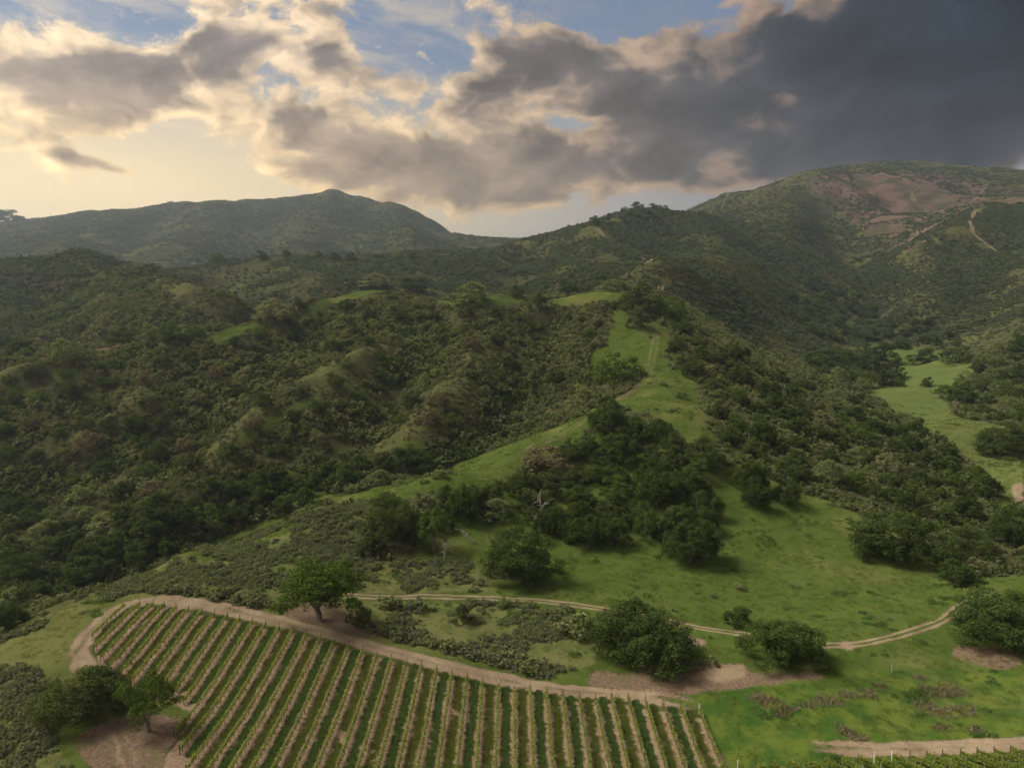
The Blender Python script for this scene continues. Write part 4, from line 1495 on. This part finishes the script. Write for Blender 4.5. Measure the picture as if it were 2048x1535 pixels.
def build_vineyard():
    fe = on_ground(FAR_END)
    fe = fe[np.argsort(fe[:, 0])]
    ne = on_ground(NEAR_END)
    ne = ne[np.argsort(ne[:, 0])]
    x0, x1 = fe[0, 0] + .2, hit(1397, 1424)[0]
    n = int(round((x1 - x0) / ROW_S)) + 1
    for i in range(n):
        x = x0 + (x1 - x0) * i / (n - 1)
        yf = float(np.interp(x, fe[:, 0], fe[:, 1])) - .4
        yn = float(np.interp(x, ne[:, 0], ne[:, 1])) if x < ne[-1, 0] else 82.0
        if ne[-1, 0] < x < ne[-1, 0] + 7:
            yn = 104.0 - (x - ne[-1, 0]) * 1.6
        if yf - yn < 3:
            yn = yf - 4
        ROWS.append((x, yn, yf))
    for i, (x, yn, yf) in enumerate(ROWS):
        if i == 0:
            lab = "short vine row at the outer corner of the vineyard, nearest the dirt turnaround road"
        elif i == n - 1:
            lab = "last vine row on the lush grass side of the vineyard"
        elif i < n / 2:
            lab = f"trellised vine row, {ORD[i]} counted from the dirt road corner by the two oaks"
        else:
            lab = f"trellised vine row, {ORD[n - 1 - i]} counted from the lush grass side of the vineyard"
        vine_row((x, yn), (x, yf), lab, "vine rows of the large vineyard", 500 + i, WHTP if i in (0, 27, 28, n - 1) else ENDP)
    # the corner of a second vineyard below the lower track; its rows run another way
    tops = [(1475, 1552), (1510, 1549), (1543, 1546), (1578, 1543), (1612, 1540), (1647, 1536), (1681, 1533), (1716, 1530), (1748, 1527), (1783, 1524), (1819, 1521), (1852, 1519),
            (1884, 1516), (1920, 1513), (1953, 1510), (1987, 1509), (2020, 1508)]
    for k, (px, py) in enumerate(tops):
        a = np.array(hit(px, 1541 - (px - 1475) * .0605)[:2])
        b = a + np.array([.62, -.78]) * 16
        vine_row(b, a, f"end of a vine row under the lower track, {ORD[k]} from the large vineyard", "vine rows of the second vineyard", 600 + k, WHTP if k in (0, 8, 9) else ENDP, 1.5)


build_vineyard()


def build_cover():
    rng = np.random.default_rng(23)
    T, S = [], []
    for i in range(len(ROWS) - 1):
        (xa, na, fa), (xb, nb, fb) = ROWS[i], ROWS[i + 1]
        n0, f1 = max(na, nb) - .5, min(fa, fb) + 1.0
        n = int((f1 - n0) * 1.15 * (20 if i % 2 else 30))
        y = rng.uniform(n0, f1, n)
        x = (xa + xb) / 2 + rng.normal(size=n) * (.24 if i % 2 else .32) + vnoise(y / 6, y * 0 + i, 3) * .16
        gap = fbm(x / 2, y / 5, 90 + i, 3)
        k = gap > (-.6 if i % 2 else -.55)
        (T if i % 2 else S).append(np.stack([x[k], y[k]], 1))
    for nm, lst, me, lab in (('tall_cover_crop', T, TALL, "dark blue-green cover crop in every second alley of the vineyard"), ('short_cover_crop', S, SHORT, "yellow-green mown grass in the other alleys of the vineyard")):
        xy = np.concatenate(lst)
        z = height(xy[:, 0], xy[:, 1])
        vis = (np.abs(to_px(xy[:, 0], xy[:, 1], z)[0] - 1024) < 1100)
        xy, z = xy[vis], z[vis]
        src = []
        for q, m in enumerate(me):
            o = link(nm, m, kind='stuff', label=lab.replace("crop", "crop tuft").replace("grass", "grass tuft"), category="grass")
            o.location = (xy[q, 0], xy[q, 1], z[q])
            src.append(o)
        n = len(z)
        s = rng.uniform(.55, 1.15, n)
        scatter(nm, np.stack([xy[:, 0], xy[:, 1], z], 1), spin(n, rng), np.stack([s, s, s * rng.uniform(.6, 1.2, n)], 1), rng.integers(0, 2, n), src, lab, "grass")
    # weeds at the heads of the rows, along the road
    return


build_cover()

# ---------------------------------------------------------------- dead trees, fallen limbs, dry patches, stakes
SNAGS = [  # px, py, height px, seed, lying, label
    (1086, 1062, 98, 1, 0, "tall bleached dead tree with twisted top in the central grove"),
    (1078, 1064, 48, 2, 0, "short bristling dead trunk at the foot of the tall bleached tree"),
    (888, 1122, 52, 3, 0, "slender bleached dead trunk in the green glade"),
    (905, 1100, 26, 4, 0, "short forked dead stick beside the slender dead trunk"),
    (955, 1086, 52, 5, 1, "tangle of fallen grey limbs at the head of the glade"),
    (905, 1064, 44, 6, 1, "thin fallen limb lying across the upper glade"),
    (1262, 1090, 56, 7, 1, "fallen bleached tree lying on grass beside the central grove"),
    (1232, 942, 20, 8, 0, "little bleached snag in the middle of the central grove"),
    (463, 1012, 36, 9, 0, "bare white tree standing alone on the spur beyond the ravine"),
    (72, 838, 36, 10, 0, "bare grey tree low on the brushy hillside near the picture edge"),
    (95, 1008, 42, 11, 1, "sprawling dead limbs in the brush above the ravine wood"),
    (300, 1036, 44, 12, 1, "fallen bleached tree on the crest of the spur beyond the ravine"),
    (425, 782, 26, 13, 0, "bare pale tree halfway up the brushy hillside"),
    (208, 1062, 26, 14, 0, "grey dead tree among brown twigs in the ravine"),
    (400, 892, 30, 15, 1, "dead grey branches in the gully of the brushy hillside"),
    (1020, 770, 22, 16, 0, "thin dead tree among the brush under the ridge trail"),
    (1655, 985, 34, 17, 1, "dead white branches at the lower edge of the wooded flank"),
    (1805, 922, 24, 18, 0, "forked white snag near the foot of the wooded flank"),
    (765, 910, 18, 19, 0, "tiny bleached snag by the small grass patch beyond the ravine"),
]


def build_snags():
    for (px, py, hp, sd_, ly, lab) in SNAGS:
        x, y, z = hit(px, py)
        s = px_size(hp, x, y, z) * .95
        tr, limbs = snag_mesh("dead_tree", 700 + sd_, [0, .25, -.2][sd_ % 3], 8, bool(ly))
        o = empty("dead_tree", (0, 0, 0), label=lab, category="dead tree")
        link("trunk", tr, o)
        for lm in limbs:
            link("limb", lm, o)
        o.location = (x, y, z)
        o.scale = (s * .9, s * .9, s)
        o.rotation_euler = (0, 0, random.choice([0, .3, 2.8, 3.3]) if ly else random.random() * 6.28)


build_snags()

DRY = [(1515, 1397, 44, 20), (1540, 1405, 50, 22), (1578, 1418, 34, 14), (1655, 1402, 62, 22), (1690, 1390, 50, 14), (1735, 1388, 44, 18), (1760, 1372, 30, 10), (1840, 1355, 36, 9),
       (1870, 1385, 66, 26), (1905, 1380, 56, 30), (1850, 1412, 54, 20), (1880, 1425, 60, 22), (1925, 1420, 56, 20), (1565, 1430, 34, 14), (1715, 1475, 44, 18), (1690, 1462, 36, 20), (1885, 1455, 44, 12), (1950, 1458, 30, 10), (1610, 1410, 40, 12)]


def build_dry():
    for k, (px, py, w, h) in enumerate(DRY):
        rng = np.random.default_rng(800 + k)
        x, y, z = hit(px, py)
        wm = px_size(w, x, y, z)
        dm = px_size(h, x, y, z) * 1.9
        n = int(26 * wm * dm / 2) + 40
        a = rng.random(n) * 6.283
        r = np.sqrt(rng.random(n)) * (1 + .25 * np.sin(a * 3 + k))
        bx, by = np.cos(a) * r * wm * .5, np.sin(a) * r * dm * .5
        bz = height(x + bx, y + by) - z
        b = np.stack([bx, by, bz], 1)
        lean = rng.normal(size=(n, 3)) * [.6, .6, .1]
        tip = b + (lean + [0, 0, 1]) * rng.uniform(.25, .75, (n, 1))
        sd_ = unit(rng.normal(size=(n, 3))) * .05
        v = np.stack([b - sd_, b + sd_, (b + tip) / 2 + sd_ * 1.2 + lean * .05, tip], 1).reshape(-1, 3)
        o = link("dry_thistle", make_mesh("dry_thistle", v, np.arange(len(v)).reshape(-1, 4), M_DRY), category="dry weeds", group="dry thistle patches in the lush grass",
                 label=f"{'wide' if w > 50 else 'middling' if w > 38 else 'small'} brown thistle patch, {ORD[sorted(DRY).index(DRY[k])]} counted from the vineyard")
        o.location = (x, y, z)


build_dry()
x, y, z = hit(1783, 1345)
o = link("marker_stake", post_mesh("marker_stake", M_POST, 2.0, .05), label="thin pale stake standing in the lush grass below the fan", category="stake")
o.location = (x, y, z)


# ---------------------------------------------------------------- the air
def build_haze():
    x0, x1, y0, y1, z0, z1 = -8200, 8200, -400, 7400, -260, 420
    v = [(x, y, z) for z in (z0, z1) for y in (y0, y1) for x in (x0, x1)]
    f = [(0, 2, 3, 1), (4, 5, 7, 6), (0, 1, 5, 4), (1, 3, 7, 5), (3, 2, 6, 7), (2, 0, 4, 6)]
    me = make_mesh("haze", v, f)
    m, t, out = new_mat("evening_haze")
    pv = t.new('ShaderNodeVolumePrincipled')
    pv.inputs['Color'].default_value = (.74, .86, 1.0, 1)
    pv.inputs['Density'].default_value = HAZE
    pv.inputs['Anisotropy'].default_value = .6
    t.l.new(pv.outputs[0], out.inputs['Volume'])
    me.materials.append(m)
    link("haze", me, kind='stuff')


HAZE = 1.25e-4
build_haze()
